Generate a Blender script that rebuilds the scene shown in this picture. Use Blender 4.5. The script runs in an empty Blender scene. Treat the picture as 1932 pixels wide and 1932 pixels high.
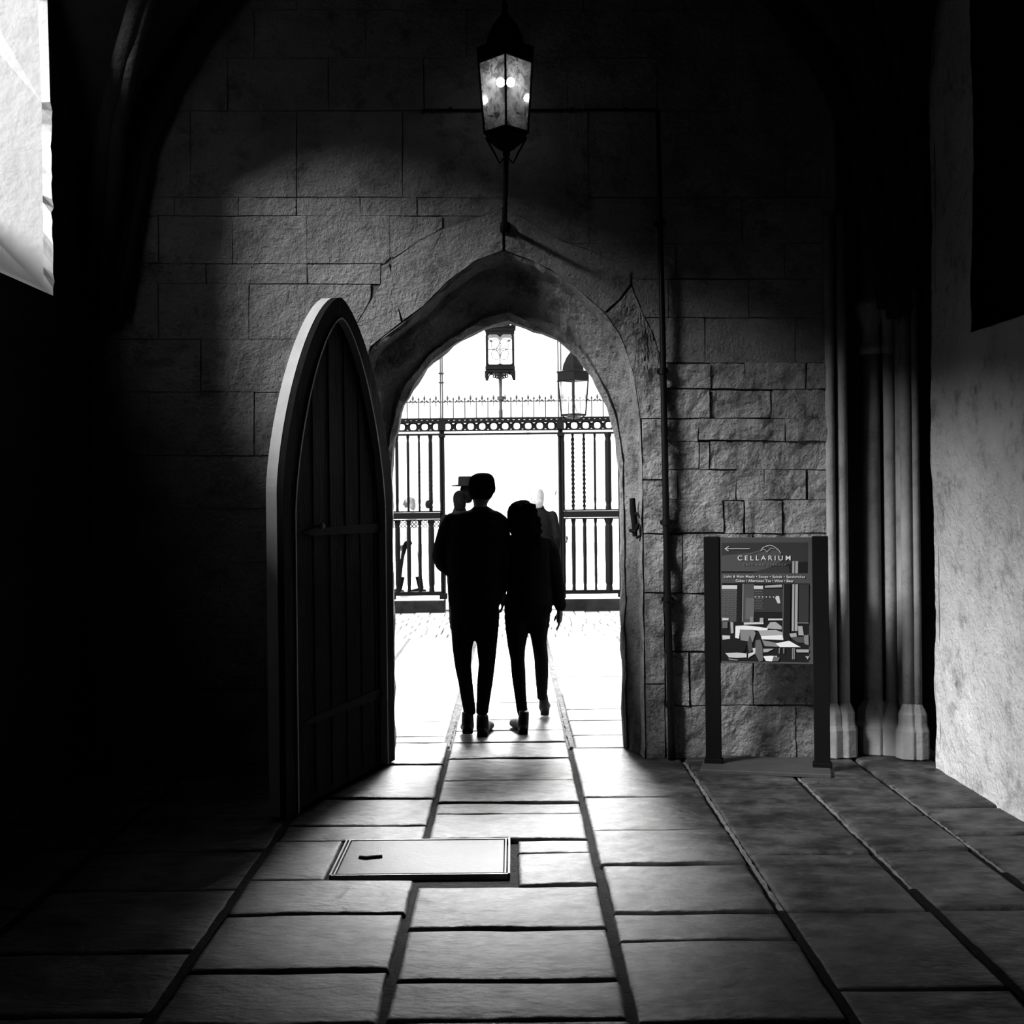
import bpy, bmesh, math, random
from mathutils import Vector, Matrix, noise
random.seed(7)
S = bpy.context.scene
COL = S.collection
PI = math.pi

# ------------------------------------------------------------------ camera model
F = 2300.0; ROLL = -0.0105; H = 1.62
CR, SR = math.cos(ROLL), math.sin(ROLL)
def ray(px, py):
    u = (px - 966) / F; v = (940 - py) / F
    return u * CR - v * SR, 1.0, u * SR + v * CR
def at(px, py, Y):                      # photo pixel -> world (x, z) on the plane y = Y
    x, y, w = ray(px, py); return x * Y, H + w * Y
def fl(px, py):                         # photo pixel -> world (x, y) on the ground
    x, y, w = ray(px, py); t = -H / w; return x * t, t

cam = bpy.data.cameras.new('camera'); co = bpy.data.objects.new('camera', cam); COL.objects.link(co)
cam.sensor_width = 36; cam.lens = F / 1932 * 36; cam.shift_y = -26 / 1932
cam.clip_end = 300
co.matrix_world = Matrix(((CR, -SR, 0, 0), (0, 0, -1, 0), (SR, CR, 0, H), (0, 0, 0, 1)))
S.camera = co
S.view_settings.view_transform = 'Standard'; S.view_settings.look = 'None'
S.view_settings.gamma = 1; S.view_settings.exposure = 0; S.view_settings.use_curve_mapping = False

# ------------------------------------------------------------------ materials
def mat(name, base, rough=0.8, spec=0.3, var=0.0, vscale=3.0, bump=0.0, bscale=20.0, bdist=0.01,
        spots=0.0, sscale=6.0, rvar=0.0, metal=0.0, stretch=None, pits=0.0, pscale=30.0, slo=0.36, shi=0.47):
    m = bpy.data.materials.new(name); m.use_nodes = True
    nt = m.node_tree; N = nt.nodes; L = nt.links
    b = N['Principled BSDF']; b.inputs['Roughness'].default_value = rough
    b.inputs['Specular IOR Level'].default_value = spec; b.inputs['Metallic'].default_value = metal
    b.inputs['Base Color'].default_value = (base, base, base, 1)
    if not (var or bump or spots or pits): return m
    tc = N.new('ShaderNodeTexCoord'); vec = tc.outputs['Object']
    if stretch:
        mp = N.new('ShaderNodeMapping'); mp.inputs['Scale'].default_value = stretch
        L.new(vec, mp.inputs['Vector']); vec = mp.outputs['Vector']
    def nz(scale, det=6, rgh=0.6):
        n = N.new('ShaderNodeTexNoise'); n.inputs['Scale'].default_value = scale
        n.inputs['Detail'].default_value = det; n.inputs['Roughness'].default_value = rgh
        L.new(vec, n.inputs['Vector']); return n.outputs['Fac']
    def mr(src, a, b_, c, d):
        n = N.new('ShaderNodeMapRange'); L.new(src, n.inputs['Value'])
        for k, v in zip(('From Min', 'From Max', 'To Min', 'To Max'), (a, b_, c, d)): n.inputs[k].default_value = v
        return n.outputs['Result']
    def mth(op, a, b_):
        n = N.new('ShaderNodeMath'); n.operation = op
        for i, q in enumerate((a, b_)):
            if isinstance(q, (int, float)): n.inputs[i].default_value = q
            else: L.new(q, n.inputs[i])
        return n.outputs[0]
    val = mr(nz(vscale, 8, 0.65), 0.3, 0.7, base * (1 - var), base * (1 + var))
    if spots:
        val = mth('MULTIPLY', val, mr(nz(sscale, 9, 0.75), slo, shi, 1 - spots, 1.0))
    if pits:
        v = N.new('ShaderNodeTexVoronoi'); v.inputs['Scale'].default_value = pscale; L.new(vec, v.inputs['Vector'])
        pit = mr(v.outputs['Distance'], 0.04, 0.2, 1 - pits, 1.0)
        msk = mr(nz(3.1, 3), 0.5, 0.6, 0, 1)
        pit = mth('MAXIMUM', pit, msk); val = mth('MULTIPLY', val, pit)
    cc = N.new('ShaderNodeCombineColor')
    for k in range(3): L.new(val, cc.inputs[k])
    L.new(cc.outputs[0], b.inputs['Base Color'])
    if rvar:
        L.new(mr(nz(vscale * 1.7, 5), 0.35, 0.65, rough - rvar, rough + rvar), b.inputs['Roughness'])
    if bump:
        h = mth('ADD', nz(bscale, 9, 0.7), mth('MULTIPLY', nz(bscale * 0.25, 4), 2.0))
        bp = N.new('ShaderNodeBump'); bp.inputs['Strength'].default_value = bump
        bp.inputs['Distance'].default_value = bdist
        L.new(h, bp.inputs['Height']); L.new(bp.outputs['Normal'], b.inputs['Normal'])
    return m

M = {}
M['stone'] = mat('ashlar stone', 0.125, 0.92, 0.1, 0.35, 2.2, 1.0, 48, 0.016, 0.45, 5.0)
M['stone_rough'] = mat('rough ashlar stone', 0.185, 0.92, 0.1, 0.4, 3.0, 1.0, 34, 0.030, 0.6, 6.0, pits=0.5, pscale=22)
M['reveal'] = mat('dressed arch stone', 0.16, 0.92, 0.1, 0.4, 3.2, 1.0, 30, 0.028, 0.55, 5.0)
M['mortar'] = mat('dark mortar', 0.07, 0.95, 0.05, 0.3, 9, 0.6, 40, 0.01)
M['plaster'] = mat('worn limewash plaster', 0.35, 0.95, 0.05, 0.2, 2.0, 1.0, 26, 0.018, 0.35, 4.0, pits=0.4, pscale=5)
M['darkstone'] = mat('near-black stone', 0.02, 0.95, 0.05, 0.3, 2.5, 0.8, 18, 0.02)  # one near-black tone for left wall, ribs, recess and rear walls
M['vault'] = mat('dark vault plaster', 0.025, 0.95, 0.05, 0.2, 2.0, 0.5, 12, 0.02)  # one dark tone over the whole vault
M['shaft'] = mat('column stone', 0.16, 0.85, 0.15, 0.2, 4.0, 0.5, 30, 0.008, 0.2, 4)
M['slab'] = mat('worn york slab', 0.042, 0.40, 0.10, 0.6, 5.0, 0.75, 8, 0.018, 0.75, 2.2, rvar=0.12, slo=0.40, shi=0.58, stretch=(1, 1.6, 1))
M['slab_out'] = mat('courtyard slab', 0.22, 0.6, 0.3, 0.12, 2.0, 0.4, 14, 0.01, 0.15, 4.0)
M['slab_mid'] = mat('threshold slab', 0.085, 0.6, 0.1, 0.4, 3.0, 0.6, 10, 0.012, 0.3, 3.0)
M['gap'] = mat('joint dirt', 0.006, 0.95, 0.05, 0.4, 20, 0.8, 40, 0.02)
M['pointing'] = mat('pale joint pointing', 0.10, 0.8, 0.3, 0.5, 9, 0.9, 30, 0.02)
M['pointing_light'] = mat('pale court pointing', 0.10, 0.9, 0.1, 0.7, 22, 0.9, 30, 0.02)
M['iron'] = mat('black painted iron', 0.005, 0.8, 0.03)
M['iron_soft'] = mat('weathered iron', 0.03, 0.75, 0.1, 0.3, 9)
M['pipe'] = mat('glossy black pipe paint', 0.004, 0.35, 0.12)
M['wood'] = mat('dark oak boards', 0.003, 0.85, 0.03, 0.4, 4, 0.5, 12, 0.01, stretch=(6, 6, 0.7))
M['woodedge'] = mat('lit oak edge', 0.14, 0.7, 0.2, 0.15, 6)  # oak where light strikes it, the brightness put into the colour
M['steel'] = mat('brushed steel edging', 0.12, 0.4, 0.1)
M['cover'] = mat('recessed cover infill', 0.032, 0.5, 0.04, 0.2, 3, 0.25, 40, 0.004)
M['kerb'] = mat('shaded kerb stone', 0.012, 0.9, 0.05, 0.5, 6)  # kerb face in shade; the shade is put into this dark tone
M['kerbtop'] = mat('pale kerb top', 0.6, 0.8, 0.1)
M['facade'] = mat('pale facade stone', 0.85, 0.9, 0.1, 0.05, 0.6)
M['facwin'] = mat('facade window stone', 0.72, 0.8, 0.1)
M['skin'] = mat('skin', 0.05, 0.7, 0.05)
M['hair'] = mat('dark hair', 0.002, 0.9, 0.0, 0.5, 40, 0.5, 60, 0.006)
M['coat'] = mat('black wool jacket', 0.004, 0.95, 0.0, 0.3, 12, 0.5, 30, 0.006)
M['denim'] = mat('dark trousers', 0.005, 0.95, 0.0, 0.3, 14, 0.5, 30, 0.006)
M['shoe'] = mat('black leather shoe', 0.005, 0.6, 0.08)
M['revealwhite'] = mat('sunlit window reveal', 0.85, 0.95, 0.05, 0.06, 2.0, 0.25, 14, 0.008)  # daylight on the stone reveal is put into this white
M['pale_cloth'] = mat('pale cloth', 0.85, 0.9, 0.1, 0.1, 4)
M['grey_cloth'] = mat('mid grey cloth', 0.16, 0.9, 0.1, 0.2, 6)
M['pale_hair'] = mat('pale hair', 0.16, 0.7, 0.2, 0.3, 30)
M['signpost'] = mat('black sign stanchion', 0.003, 0.6, 0.03)
M['signbase'] = mat('grey steel sign base', 0.025, 0.6, 0.3, 0.2, 10)
for g in (1, 3, 6, 10, 18, 30, 48, 65):
    M['ink%d' % g] = mat('printed grey %d' % g, g / 185.0, 0.6, 0.08)

def emis(name, s):
    m = bpy.data.materials.new(name); m.use_nodes = True
    b = m.node_tree.nodes['Principled BSDF']
    b.inputs['Emission Color'].default_value = (1, 1, 1, 1); b.inputs['Emission Strength'].default_value = s
    b.inputs['Base Color'].default_value = (.8, .8, .8, 1); return m
M['bulb_and_glint'] = emis('lit bulb', 14)
def glass(name, dirt, scale=14, lo=0.42, hi=0.62, col=0.8):
    m = bpy.data.materials.new(name); m.use_nodes = True
    nt = m.node_tree; N = nt.nodes; L = nt.links; N.clear()
    out = N.new('ShaderNodeOutputMaterial'); tr = N.new('ShaderNodeBsdfTransparent')
    tr.inputs[0].default_value = (.96, .96, .96, 1)
    gl = N.new('ShaderNodeBsdfGlossy'); gl.inputs['Roughness'].default_value = 0.06
    mx = N.new('ShaderNodeMixShader'); mx.inputs[0].default_value = .06; L.new(tr.outputs[0], mx.inputs[1]); L.new(gl.outputs[0], mx.inputs[2])
    dd = N.new('ShaderNodeBsdfDiffuse'); dd.inputs[0].default_value = (col, col, col, 1)
    tl = N.new('ShaderNodeBsdfTranslucent'); tl.inputs[0].default_value = (col, col, col, 1)
    dm = N.new('ShaderNodeMixShader'); dm.inputs[0].default_value = 0.6; L.new(dd.outputs[0], dm.inputs[1]); L.new(tl.outputs[0], dm.inputs[2])
    tc = N.new('ShaderNodeTexCoord'); nz = N.new('ShaderNodeTexNoise'); nz.inputs['Scale'].default_value = scale
    nz.inputs['Detail'].default_value = 5; nz.inputs['Roughness'].default_value = 0.6; nz.inputs['Distortion'].default_value = 1.2
    L.new(tc.outputs['Object'], nz.inputs['Vector'])
    mr = N.new('ShaderNodeMapRange'); L.new(nz.outputs['Fac'], mr.inputs['Value'])
    for k, v in zip(('From Min', 'From Max', 'To Min', 'To Max'), (lo, hi, dirt * 0.12, dirt)): mr.inputs[k].default_value = v
    m2 = N.new('ShaderNodeMixShader'); L.new(mr.outputs[0], m2.inputs[0]); L.new(mx.outputs[0], m2.inputs[1]); L.new(dm.outputs[0], m2.inputs[2])
    L.new(m2.outputs[0], out.inputs[0]); return m
M['glass'] = glass('dusty lantern glass', 0.55)
M['glass_clear'] = glass('clear lantern glass', 0.05)

# ------------------------------------------------------------------ mesh helpers
def build(name, bm, m, parent=None, smooth=False, bevel=0.0, seg=2, kind=None, label=None):
    bmesh.ops.recalc_face_normals(bm, faces=bm.faces)
    me = bpy.data.meshes.new(name); bm.to_mesh(me); bm.free()
    for k in (m if isinstance(m, (list, tuple)) else [m]): me.materials.append(M[k])
    if smooth:
        for p in me.polygons: p.use_smooth = True
    o = bpy.data.objects.new(name, me); COL.objects.link(o)
    if parent: o.parent = parent
    if bevel:
        b = o.modifiers.new('bevel', 'BEVEL'); b.width = bevel; b.segments = seg; b.limit_method = 'ANGLE'
    if kind: o['kind'] = kind
    if label: o['label'] = label
    return o
def thing(name, label, cat, loc=(0, 0, 0), rz=0, group=None):
    o = bpy.data.objects.new(name, None); COL.objects.link(o)
    o.location = loc; o.rotation_euler = (0, 0, rz); o['label'] = label; o['category'] = cat
    if group: o['group'] = group
    return o
def box(bm, x0, x1, y0, y1, z0, z1, mi=0):
    vs = [bm.verts.new(p) for p in ((x0,y0,z0),(x1,y0,z0),(x1,y1,z0),(x0,y1,z0),(x0,y0,z1),(x1,y0,z1),(x1,y1,z1),(x0,y1,z1))]
    for f in ((0,3,2,1),(4,5,6,7),(0,1,5,4),(1,2,6,5),(2,3,7,6),(3,0,4,7)):
        q = bm.faces.new([vs[i] for i in f]); q.material_index = mi
def ring(bm, c, a, b, ra, rb, n):
    return [bm.verts.new(c + a * (math.cos(2*PI*k/n) * ra) + b * (math.sin(2*PI*k/n) * rb)) for k in range(n)]
def bridge(bm, r0, r1, closed=True):
    n = len(r0)
    for k in range(n if closed else n - 1):
        try: bm.faces.new((r0[k], r0[(k+1) % n], r1[(k+1) % n], r1[k]))
        except ValueError: pass
def tube(bm, pts, rad, n=12, round_caps=False, up=None):
    """loft of elliptical rings along pts; rad = number or (lateral, depth) per point"""
    pts = [Vector(p) for p in pts]
    rr = [(r, r) if isinstance(r, (int, float)) else r for r in (rad if isinstance(rad, list) else [rad] * len(pts))]
    rings = []; prev = None
    for i, p in enumerate(pts):
        t = (pts[min(i+1, len(pts)-1)] - pts[max(i-1, 0)]).normalized()
        if up is not None: a = Vector(up)
        else: a = Vector((1, 0, 0)) if abs(t.x) < 0.9 else Vector((0, 1, 0))
        if prev is not None and up is None: a = prev
        a = (a - t * a.dot(t)).normalized(); b = t.cross(a); prev = a
        if round_caps and i == 0:
            for q in (0.9, 0.55): 
                k = math.sqrt(1 - q*q); rings.append(ring(bm, p - t * q * min(rr[i]), a, b, rr[i][0]*k, rr[i][1]*k, n))
        rings.append(ring(bm, p, a, b, rr[i][0], rr[i][1], n))
        if round_caps and i == len(pts) - 1:
            for q in (0.55, 0.9):
                k = math.sqrt(1 - q*q); rings.append(ring(bm, p + t * q * min(rr[i]), a, b, rr[i][0]*k, rr[i][1]*k, n))
    for r0, r1 in zip(rings, rings[1:]): bridge(bm, r0, r1)
    bm.faces.new(rings[0]); bm.faces.new(rings[-1])
def ball(bm, c, r, seg=14, rot=None):
    r = (r, r, r) if isinstance(r, (int, float)) else r
    mtx = Matrix.Translation(Vector(c)) @ (rot or Matrix.Identity(4)) @ Matrix.Diagonal((*r, 1))
    bmesh.ops.create_uvsphere(bm, u_segments=seg, v_segments=max(8, seg * 2 // 3), radius=1, matrix=mtx)
def prism(bm, poly, y0, y1, mi=0):      # poly of (x, z) extruded along y
    a = [bm.verts.new((x, y0, z)) for x, z in poly]; b = [bm.verts.new((x, y1, z)) for x, z in poly]
    f = bm.faces.new(a); f.material_index = mi; g = bm.faces.new(b[::-1]); g.material_index = mi
    n = len(poly)
    for k in range(n):
        q = bm.faces.new((a[k], b[k], b[(k+1) % n], a[(k+1) % n])); q.material_index = mi
def lathe(bm, prof, c=(0, 0, 0), n=24):
    rs = [[bm.verts.new((c[0] + r*math.cos(2*PI*k/n), c[1] + r*math.sin(2*PI*k/n), c[2] + z)) for k in range(n)] for r, z in prof]
    for a, b in zip(rs, rs[1:]): bridge(bm, a, b)
    bm.faces.new(rs[0]); bm.faces.new(rs[-1])
def remesh(o, vox, smooth=6, fac=0.5):
    r = o.modifiers.new('r', 'REMESH'); r.mode = 'VOXEL'; r.voxel_size = vox; r.use_smooth_shade = True
    s = o.modifiers.new('s', 'SMOOTH'); s.iterations = smooth; s.factor = fac
    bpy.context.view_layer.update()
    dg = bpy.context.evaluated_depsgraph_get()
    me = bpy.data.meshes.new_from_object(o.evaluated_get(dg)); mats = list(o.data.materials)
    o.modifiers.clear(); o.data = me
    if not me.materials:
        for k in mats: me.materials.append(k)
    for p in me.polygons: p.use_smooth = True
def nz3(x, y, z=0.0): return noise.noise(Vector((x, y, z)))

# ------------------------------------------------------------------ dimensions
W = 7.56; INN = 7.87; OUT = 8.32; XL = -2.60; XR = 2.50; TOP = 6.3
def resample(pts, n):
    L_ = [0]
    for a, b in zip(pts, pts[1:]): L_.append(L_[-1] + math.hypot(b[0]-a[0], b[1]-a[1]))
    out = []; j = 0
    for i in range(n):
        s = L_[-1] * i / (n - 1)
        while j < len(pts) - 2 and L_[j+1] < s: j += 1
        t = 0 if L_[j+1] == L_[j] else (s - L_[j]) / (L_[j+1] - L_[j])
        out.append((pts[j][0] + (pts[j+1][0]-pts[j][0])*t, pts[j][1] + (pts[j+1][1]-pts[j][1])*t))
    return out
fR = [(950,474),(1000,492),(1040,511),(1090,547),(1140,590),(1172,638),(1195,705),(1207,790),(1211,880)]
fL = [(950,474),(900,492),(850,528),(800,578),(762,608),(725,635),(700,655),(686,720),(680,790),(678,880)]
iR = [(962,606),(1000,620),(1030,630),(1055,641),(1075,660),(1090,672),(1105,692),(1120,712),(1135,745),(1150,782),(1162,825),(1169,870),(1171,910)]
iL = [(962,606),(915,616),(885,633),(855,650),(836,667),(815,682),(800,700),(775,738),(760,765),(754,787),(744,830),(739,870),(738,910)]
def conv(pts, Y): return [at(x, y, Y) for x, y in pts]
NA, NJ = 26, 22
def side(pts, Y, s):
    arch = resample(conv(pts, Y), NA); x, z = arch[-1]
    jamb = []
    for k in range(1, NJ + 1):
        zz = z * (1 - k / NJ); xx = x
        jamb.append((xx + s * 0.012 * nz3(zz * 5, Y * 3, s * 9) , zz))
    return arch + jamb
front = side(fL, W, -1)[::-1] + side(fR, W, 1)[1:]
inner = side(iL, INN, -1)[::-1] + side(iR, INN, 1)[1:]
NP = len(front)

# ------------------------------------------------------------------ back wall with the archway
def fill_with_hole(outer, hole, Y, hole2=None):
    bm = bmesh.new(); es = []
    for lp in (outer, hole):
        v = [bm.verts.new((x, Y, z)) for x, z in lp]
        for k in range(len(v)): es.append(bm.edges.new((v[k], v[(k+1) % len(v)])))
    bmesh.ops.triangle_fill(bm, use_beauty=True, edges=es)
    return bm
# mortar face behind the stones: a U-shaped sheet (the arch reaches the floor)
def wall_sheet(bm, Y, arch, x0, x1, ztop):
    a = [bm.verts.new((x, Y, max(z, 0))) for x, z in arch]
    mid = max(range(len(arch)), key=lambda i: arch[i][1])
    # fan strips: left part to x0, right part to x1, top to ztop
    L0 = [bm.verts.new((x0, Y, max(z, 0))) for x, z in arch[:mid+1]]
    R0 = [bm.verts.new((x1, Y, max(z, 0))) for x, z in arch[mid:]]
    for k in range(mid): bm.faces.new((a[k], a[k+1], L0[k+1], L0[k]))
    for k in range(len(R0) - 1): bm.faces.new((a[mid+k], R0[k], R0[k+1], a[mid+k+1]))
    t0 = bm.verts.new((x0, Y, ztop)); t1 = bm.verts.new((x1, Y, ztop))
    bm.faces.new((L0[mid], a[mid], R0[0], t1, t0))
bm = bmesh.new()
wall_sheet(bm, W, front, XL - 0.1, 1.96, TOP)
box(bm, XL - .1, -.86, W, W + .12, -.1, .004); box(bm, .80, 1.98, W, W + .12, -.1, .004)
build('wall_back', bm, 'mortar', kind='structure')
bm = bmesh.new()
wall_sheet(bm, OUT, [(x * 1.12, z * 1.04) for x, z in inner], -6, 6, 12.0)
box(bm, -6, 6, 7.9, 8.30, TOP + .05, 12.0)
build('wall_outer', bm, 'facade', kind='structure')

# arch reveal
bm = bmesh.new()
prof = [(0.0, W - 0.012), (0.06, W + 0.01), (0.13, W + 0.13), (0.27, W + 0.15), (0.55, W + .215), (0.80, INN - 0.03), (0.88, INN - 0.045), (1.0, INN), (1.0, INN + 0.12)]
rings = []
for (t, Y) in prof:
    r = []
    for k in range(NP):
        fx, fz = front[k]; ix, iz = inner[k]
        x = fx + (ix - fx) * t; z = fz + (iz - fz) * t
        n = 0.012 * nz3(x * 7, Y * 9, z * 7) + 0.006 * nz3(x * 25, Y * 20, z * 25)
        e = 0.0 if t in (0.0,) else 1.0
        cx = 0.0 if z > 1.9 else (x / abs(x) if x else 0)
        r.append(bm.verts.new((x + n * e * (1 if x > 0 else -1), Y + n * 1.5 * e, max(0, z + (n if z > 1.9 else 0)))))
    rings.append(r)
r = [bm.verts.new((x * 1.12, INN + 0.12, z * 1.04)) for x, z in inner]; rings.append(r)
r = [bm.verts.new((x * 1.12, OUT, z * 1.04)) for x, z in inner]; rings.append(r)
for a, b in zip(rings, rings[1:]): bridge(bm, a, b, False)
build('trim_1', bm, 'reveal', kind='structure', smooth=False)

# masonry of the back wall: every joint where the photo shows one
extL = [(373,950),(393,950),(415,890),(432,835),(455,790),(492,737),(502,718),(536,718),(600,680),(640,655),(700,640),(790,632),(900,632),(1500,632)]
extR = [(373,950),(393,950),(418,1000),(455,1060),(472,1110),(500,1172),(512,1190),(538,1192),(575,1205),(640,1236),(690,1248),(790,1250),(1500,1256)]
def ext(tab, y):
    if y <= tab[1][0]: return 950
    for (y0, x0), (y1, x1) in zip(tab, tab[1:]):
        if y0 <= y <= y1: return x0 + (x1 - x0) * (y - y0) / (y1 - y0)
    return tab[-1][1]
def add_stone(bm, poly_px, dep, g=1.4, mi=0):
    pts = [Vector(p) for p in poly_px]; n = len(pts)
    area = sum(pts[k].x * pts[(k+1) % n].y - pts[(k+1) % n].x * pts[k].y for k in range(n))
    if area < 0: pts.reverse()
    ins = []
    for k in range(n):                                   # inset for the joint
        a, b, c = pts[k-1], pts[k], pts[(k+1) % n]
        e0 = (b - a); e1 = (c - b)
        if e0.length < 1e-4 or e1.length < 1e-4: ins.append(b); continue
        e0.normalize(); e1.normalize()
        n0 = Vector((-e0.y, e0.x)); n1 = Vector((-e1.y, e1.x)); m = (n0 + n1)
        if m.length < 0.3: m = n0
        m.normalize(); ins.append(b + m * g / max(0.5, m.dot(n0)))
    w = [at(p.x, p.y, W) for p in ins]
    w = [(x, max(z, 0.0)) for x, z in w]
    prism(bm, w, W - dep, W + 0.02, mi)
bmA = bmesh.new(); bmB = bmesh.new()
rowsL = [(-260,-160,[150,330,520,700,950]),(-160,-70,[150,260,470,640,840,950]),(-70,20,[150,380,560,760,950]),(20,110,[150,300,480,690,880,950]),(110,210,[150,240,430,620,800,950]),
         (210,373,[150,360,560,760,950]),(373,408,[150,330,450,560,680,787,950]),(408,498,[150,300,440,580,735,835,950]),(498,536,[150,390,580,720,950]),
         (536,640,[150,300,470,700]),(640,740,[150,380,560,700]),(740,860,[150,280,480,700]),(860,960,[150,400,560,700]),(960,1060,[150,300,520,700]),(1060,1180,[150,420,600,700]),(1180,1300,[150,330,500,700]),(1300,1446,[150,400,560,700])]
rowsR = [(-260,-160,[950,1120,1330,1600]),(-160,-70,[950,1200,1420,1600]),(-70,20,[950,1100,1290,1460,1600]),(20,110,[950,1180,1380,1600]),(110,210,[950,1070,1240,1440,1600]),
         (210,373,[950,1110,1300,1480,1570]),(373,460,[950,1110,1243,1400,1570]),(460,527,[950,1275,1480,1570]),(527,600,[950,1260,1412,1570]),(600,685,[950,1330,1500,1570]),
         (685,735,[1100,1340,1404,1520,1570]),(735,790,[1100,1338,1455,1570]),(790,832,[1100,1318,1480,1570]),(832,886,[1100,1318,1338,1570]),(886,943,[1100,1278,1389,1440,1521,1570]),
         (943,1007,[1100,1365,1404,1477,1570]),(1007,1118,[1100,1287,1420,1570]),(1118,1230,[1100,1330,1480,1570]),(1230,1330,[1100,1300,1420,1570]),(1330,1446,[1100,1350,1500,1570])]
for rows, tab, sg in ((rowsL, extL, -1), (rowsR, extR, 1)):
    for (y0, y1, js) in rows:
        y1_ = y1
        for a, b in zip(js, js[1:]):
            ns = 8
            ys = [y0 + (y1_ - y0) * k / ns for k in range(ns + 1)]
            if sg < 0:
                rr = [(min(b, ext(tab, y)), y) for y in ys]; ll = [(a, y) for y in ys]
            else:
                ll = [(max(a, ext(tab, y)), y) for y in ys]; rr = [(b, y) for y in ys]
            wid = [r[0] - l[0] for l, r in zip(ll, rr)]
            ok = [i for i in range(ns + 1) if wid[i] > 7]
            if len(ok) < 3: continue
            def simp(line):
                o = [line[0]]
                for i in range(1, len(line) - 1):
                    if abs((line[i+1][0] - line[i][0]) - (line[i][0] - line[i-1][0])) > 0.3: o.append(line[i])
                o.append(line[-1]); return o
            ll_ = simp([ll[i] for i in ok]); rr_ = simp([rr[i] for i in ok])
            jq = 1.8 if (y0 > 680 and sg > 0) else .9; jit = lambda p: (p[0] + random.uniform(-jq, jq), p[1] + random.uniform(-jq, jq))
            poly = [jit(p) for p in ll_] + [jit(p) for p in rr_[::-1]]
            lower = y0 > 680 and sg > 0
            add_stone(bmB if lower else bmA, poly, random.uniform(0.010, 0.026) if lower else random.uniform(0.006, 0.012), random.uniform(.7, 1.8) if lower else random.uniform(0.5, 1.1))
for poly in ([(952,393),(1000,418),(1060,455),(1110,472),(1172,500),(1190,512),(1190,536),(1168,566),(1141,590),(1090,547),(1040,511),(1000,492),(952,474)],
             [(949,393),(890,415),(835,432),(790,455),(738,492),(736,540),(760,607),(800,578),(850,528),(900,492),(949,474)],
             [(735,495),(718,502),(718,536),(680,600),(655,640),(641,700),(680,790),(686,720),(700,655),(725,635),(758,609),(734,542)]):
    add_stone(bmA, poly, 0.017, 1.3)
add_stone(bmB, [(1143,592),(1170,568),(1192,540),(1205,575),(1236,640),(1248,690),(1250,790),(1208,790),(1195,705),(1172,638)], 0.016, 0.9)
for (a, b) in ((790,905),(905,1007),(1007,1118),(1118,1290),(1290,1446)):
    add_stone(bmB, [(1210 + (a-790)*.013, a), (1250 + (a-790)*.009, a), (1250 + (b-790)*.009, b), (1210 + (b-790)*.013, b)], 0.015, 1.5)
for (a, b) in ((790,905),(905,1007),(1007,1118),(1118,1290),(1290,1446)):
    add_stone(bmA, [(634, a), (680, a), (682, b), (636, b)], 0.015, 1.5)
def roughen(bm, cut, amp, sc):
    bmesh.ops.triangulate(bm, faces=[f for f in bm.faces if len(f.verts) > 4])
    for _ in range(6):
        es = [e for e in bm.edges if e.calc_length() > cut and min(v.co.y for v in e.verts) < W]
        if not es: break
        bmesh.ops.subdivide_edges(bm, edges=es, cuts=1, use_grid_fill=True)
    for v in bm.verts:
        if v.co.y < W:
            p = v.co * sc
            q = noise.fractal(p, 0.9, 2.1, 4)
            v.co.y -= amp * q
            v.co.x += amp * 0.25 * nz3(p.z * 1.3, p.x, 3); v.co.z += amp * 0.25 * nz3(p.x * 1.3, p.z, 7)
            v.co.z = max(v.co.z, 0); v.co.y = min(v.co.y, W - .003)
roughen(bmB, 0.045, 0.020, 6.0)
roughen(bmA, 0.11, 0.008, 4.5)
build('wall_back_masonry', bmA, 'stone', kind='structure')
build('wall_back_rubble', bmB, 'stone_rough', kind='structure')

# ------------------------------------------------------------------ side walls
def grid_wall(name, X, y0, y1, z0, z1, step, hole, m, amp, sgn, ragged=None):
    bm = bmesh.new(); ny = int((y1-y0)/step); nz_ = int((z1-z0)/step); V = {}
    def P(i, j):
        if (i, j) not in V:
            y = y0 + (y1-y0)*i/ny; z = z0 + (z1-z0)*j/nz_
            d = amp * noise.fractal(Vector((y*1.1, z*1.1, 3.3)), 0.8, 2.0, 4) + 0.25*amp*noise.fractal(Vector((y*6, z*6, 1.3)), 0.8, 2.0, 3)
            if ragged and i == ny: y += ragged * noise.fractal(Vector((z*3.2, 0, 8)), 0.7, 2.0, 4)
            if ragged and i == ny: d = -0.02
            V[i, j] = bm.verts.new((X + sgn * d, y, z))
        return V[i, j]
    for i in range(ny):
        for j in range(nz_):
            yc = y0 + (y1-y0)*(i+.5)/ny; zc = z0 + (z1-z0)*(j+.5)/nz_
            if hole and hole(yc, zc): continue
            bm.faces.new((P(i, j), P(i+1, j), P(i+1, j+1), P(i, j+1)))
    return build(name, bm, m, kind='structure', smooth=True)
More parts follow.
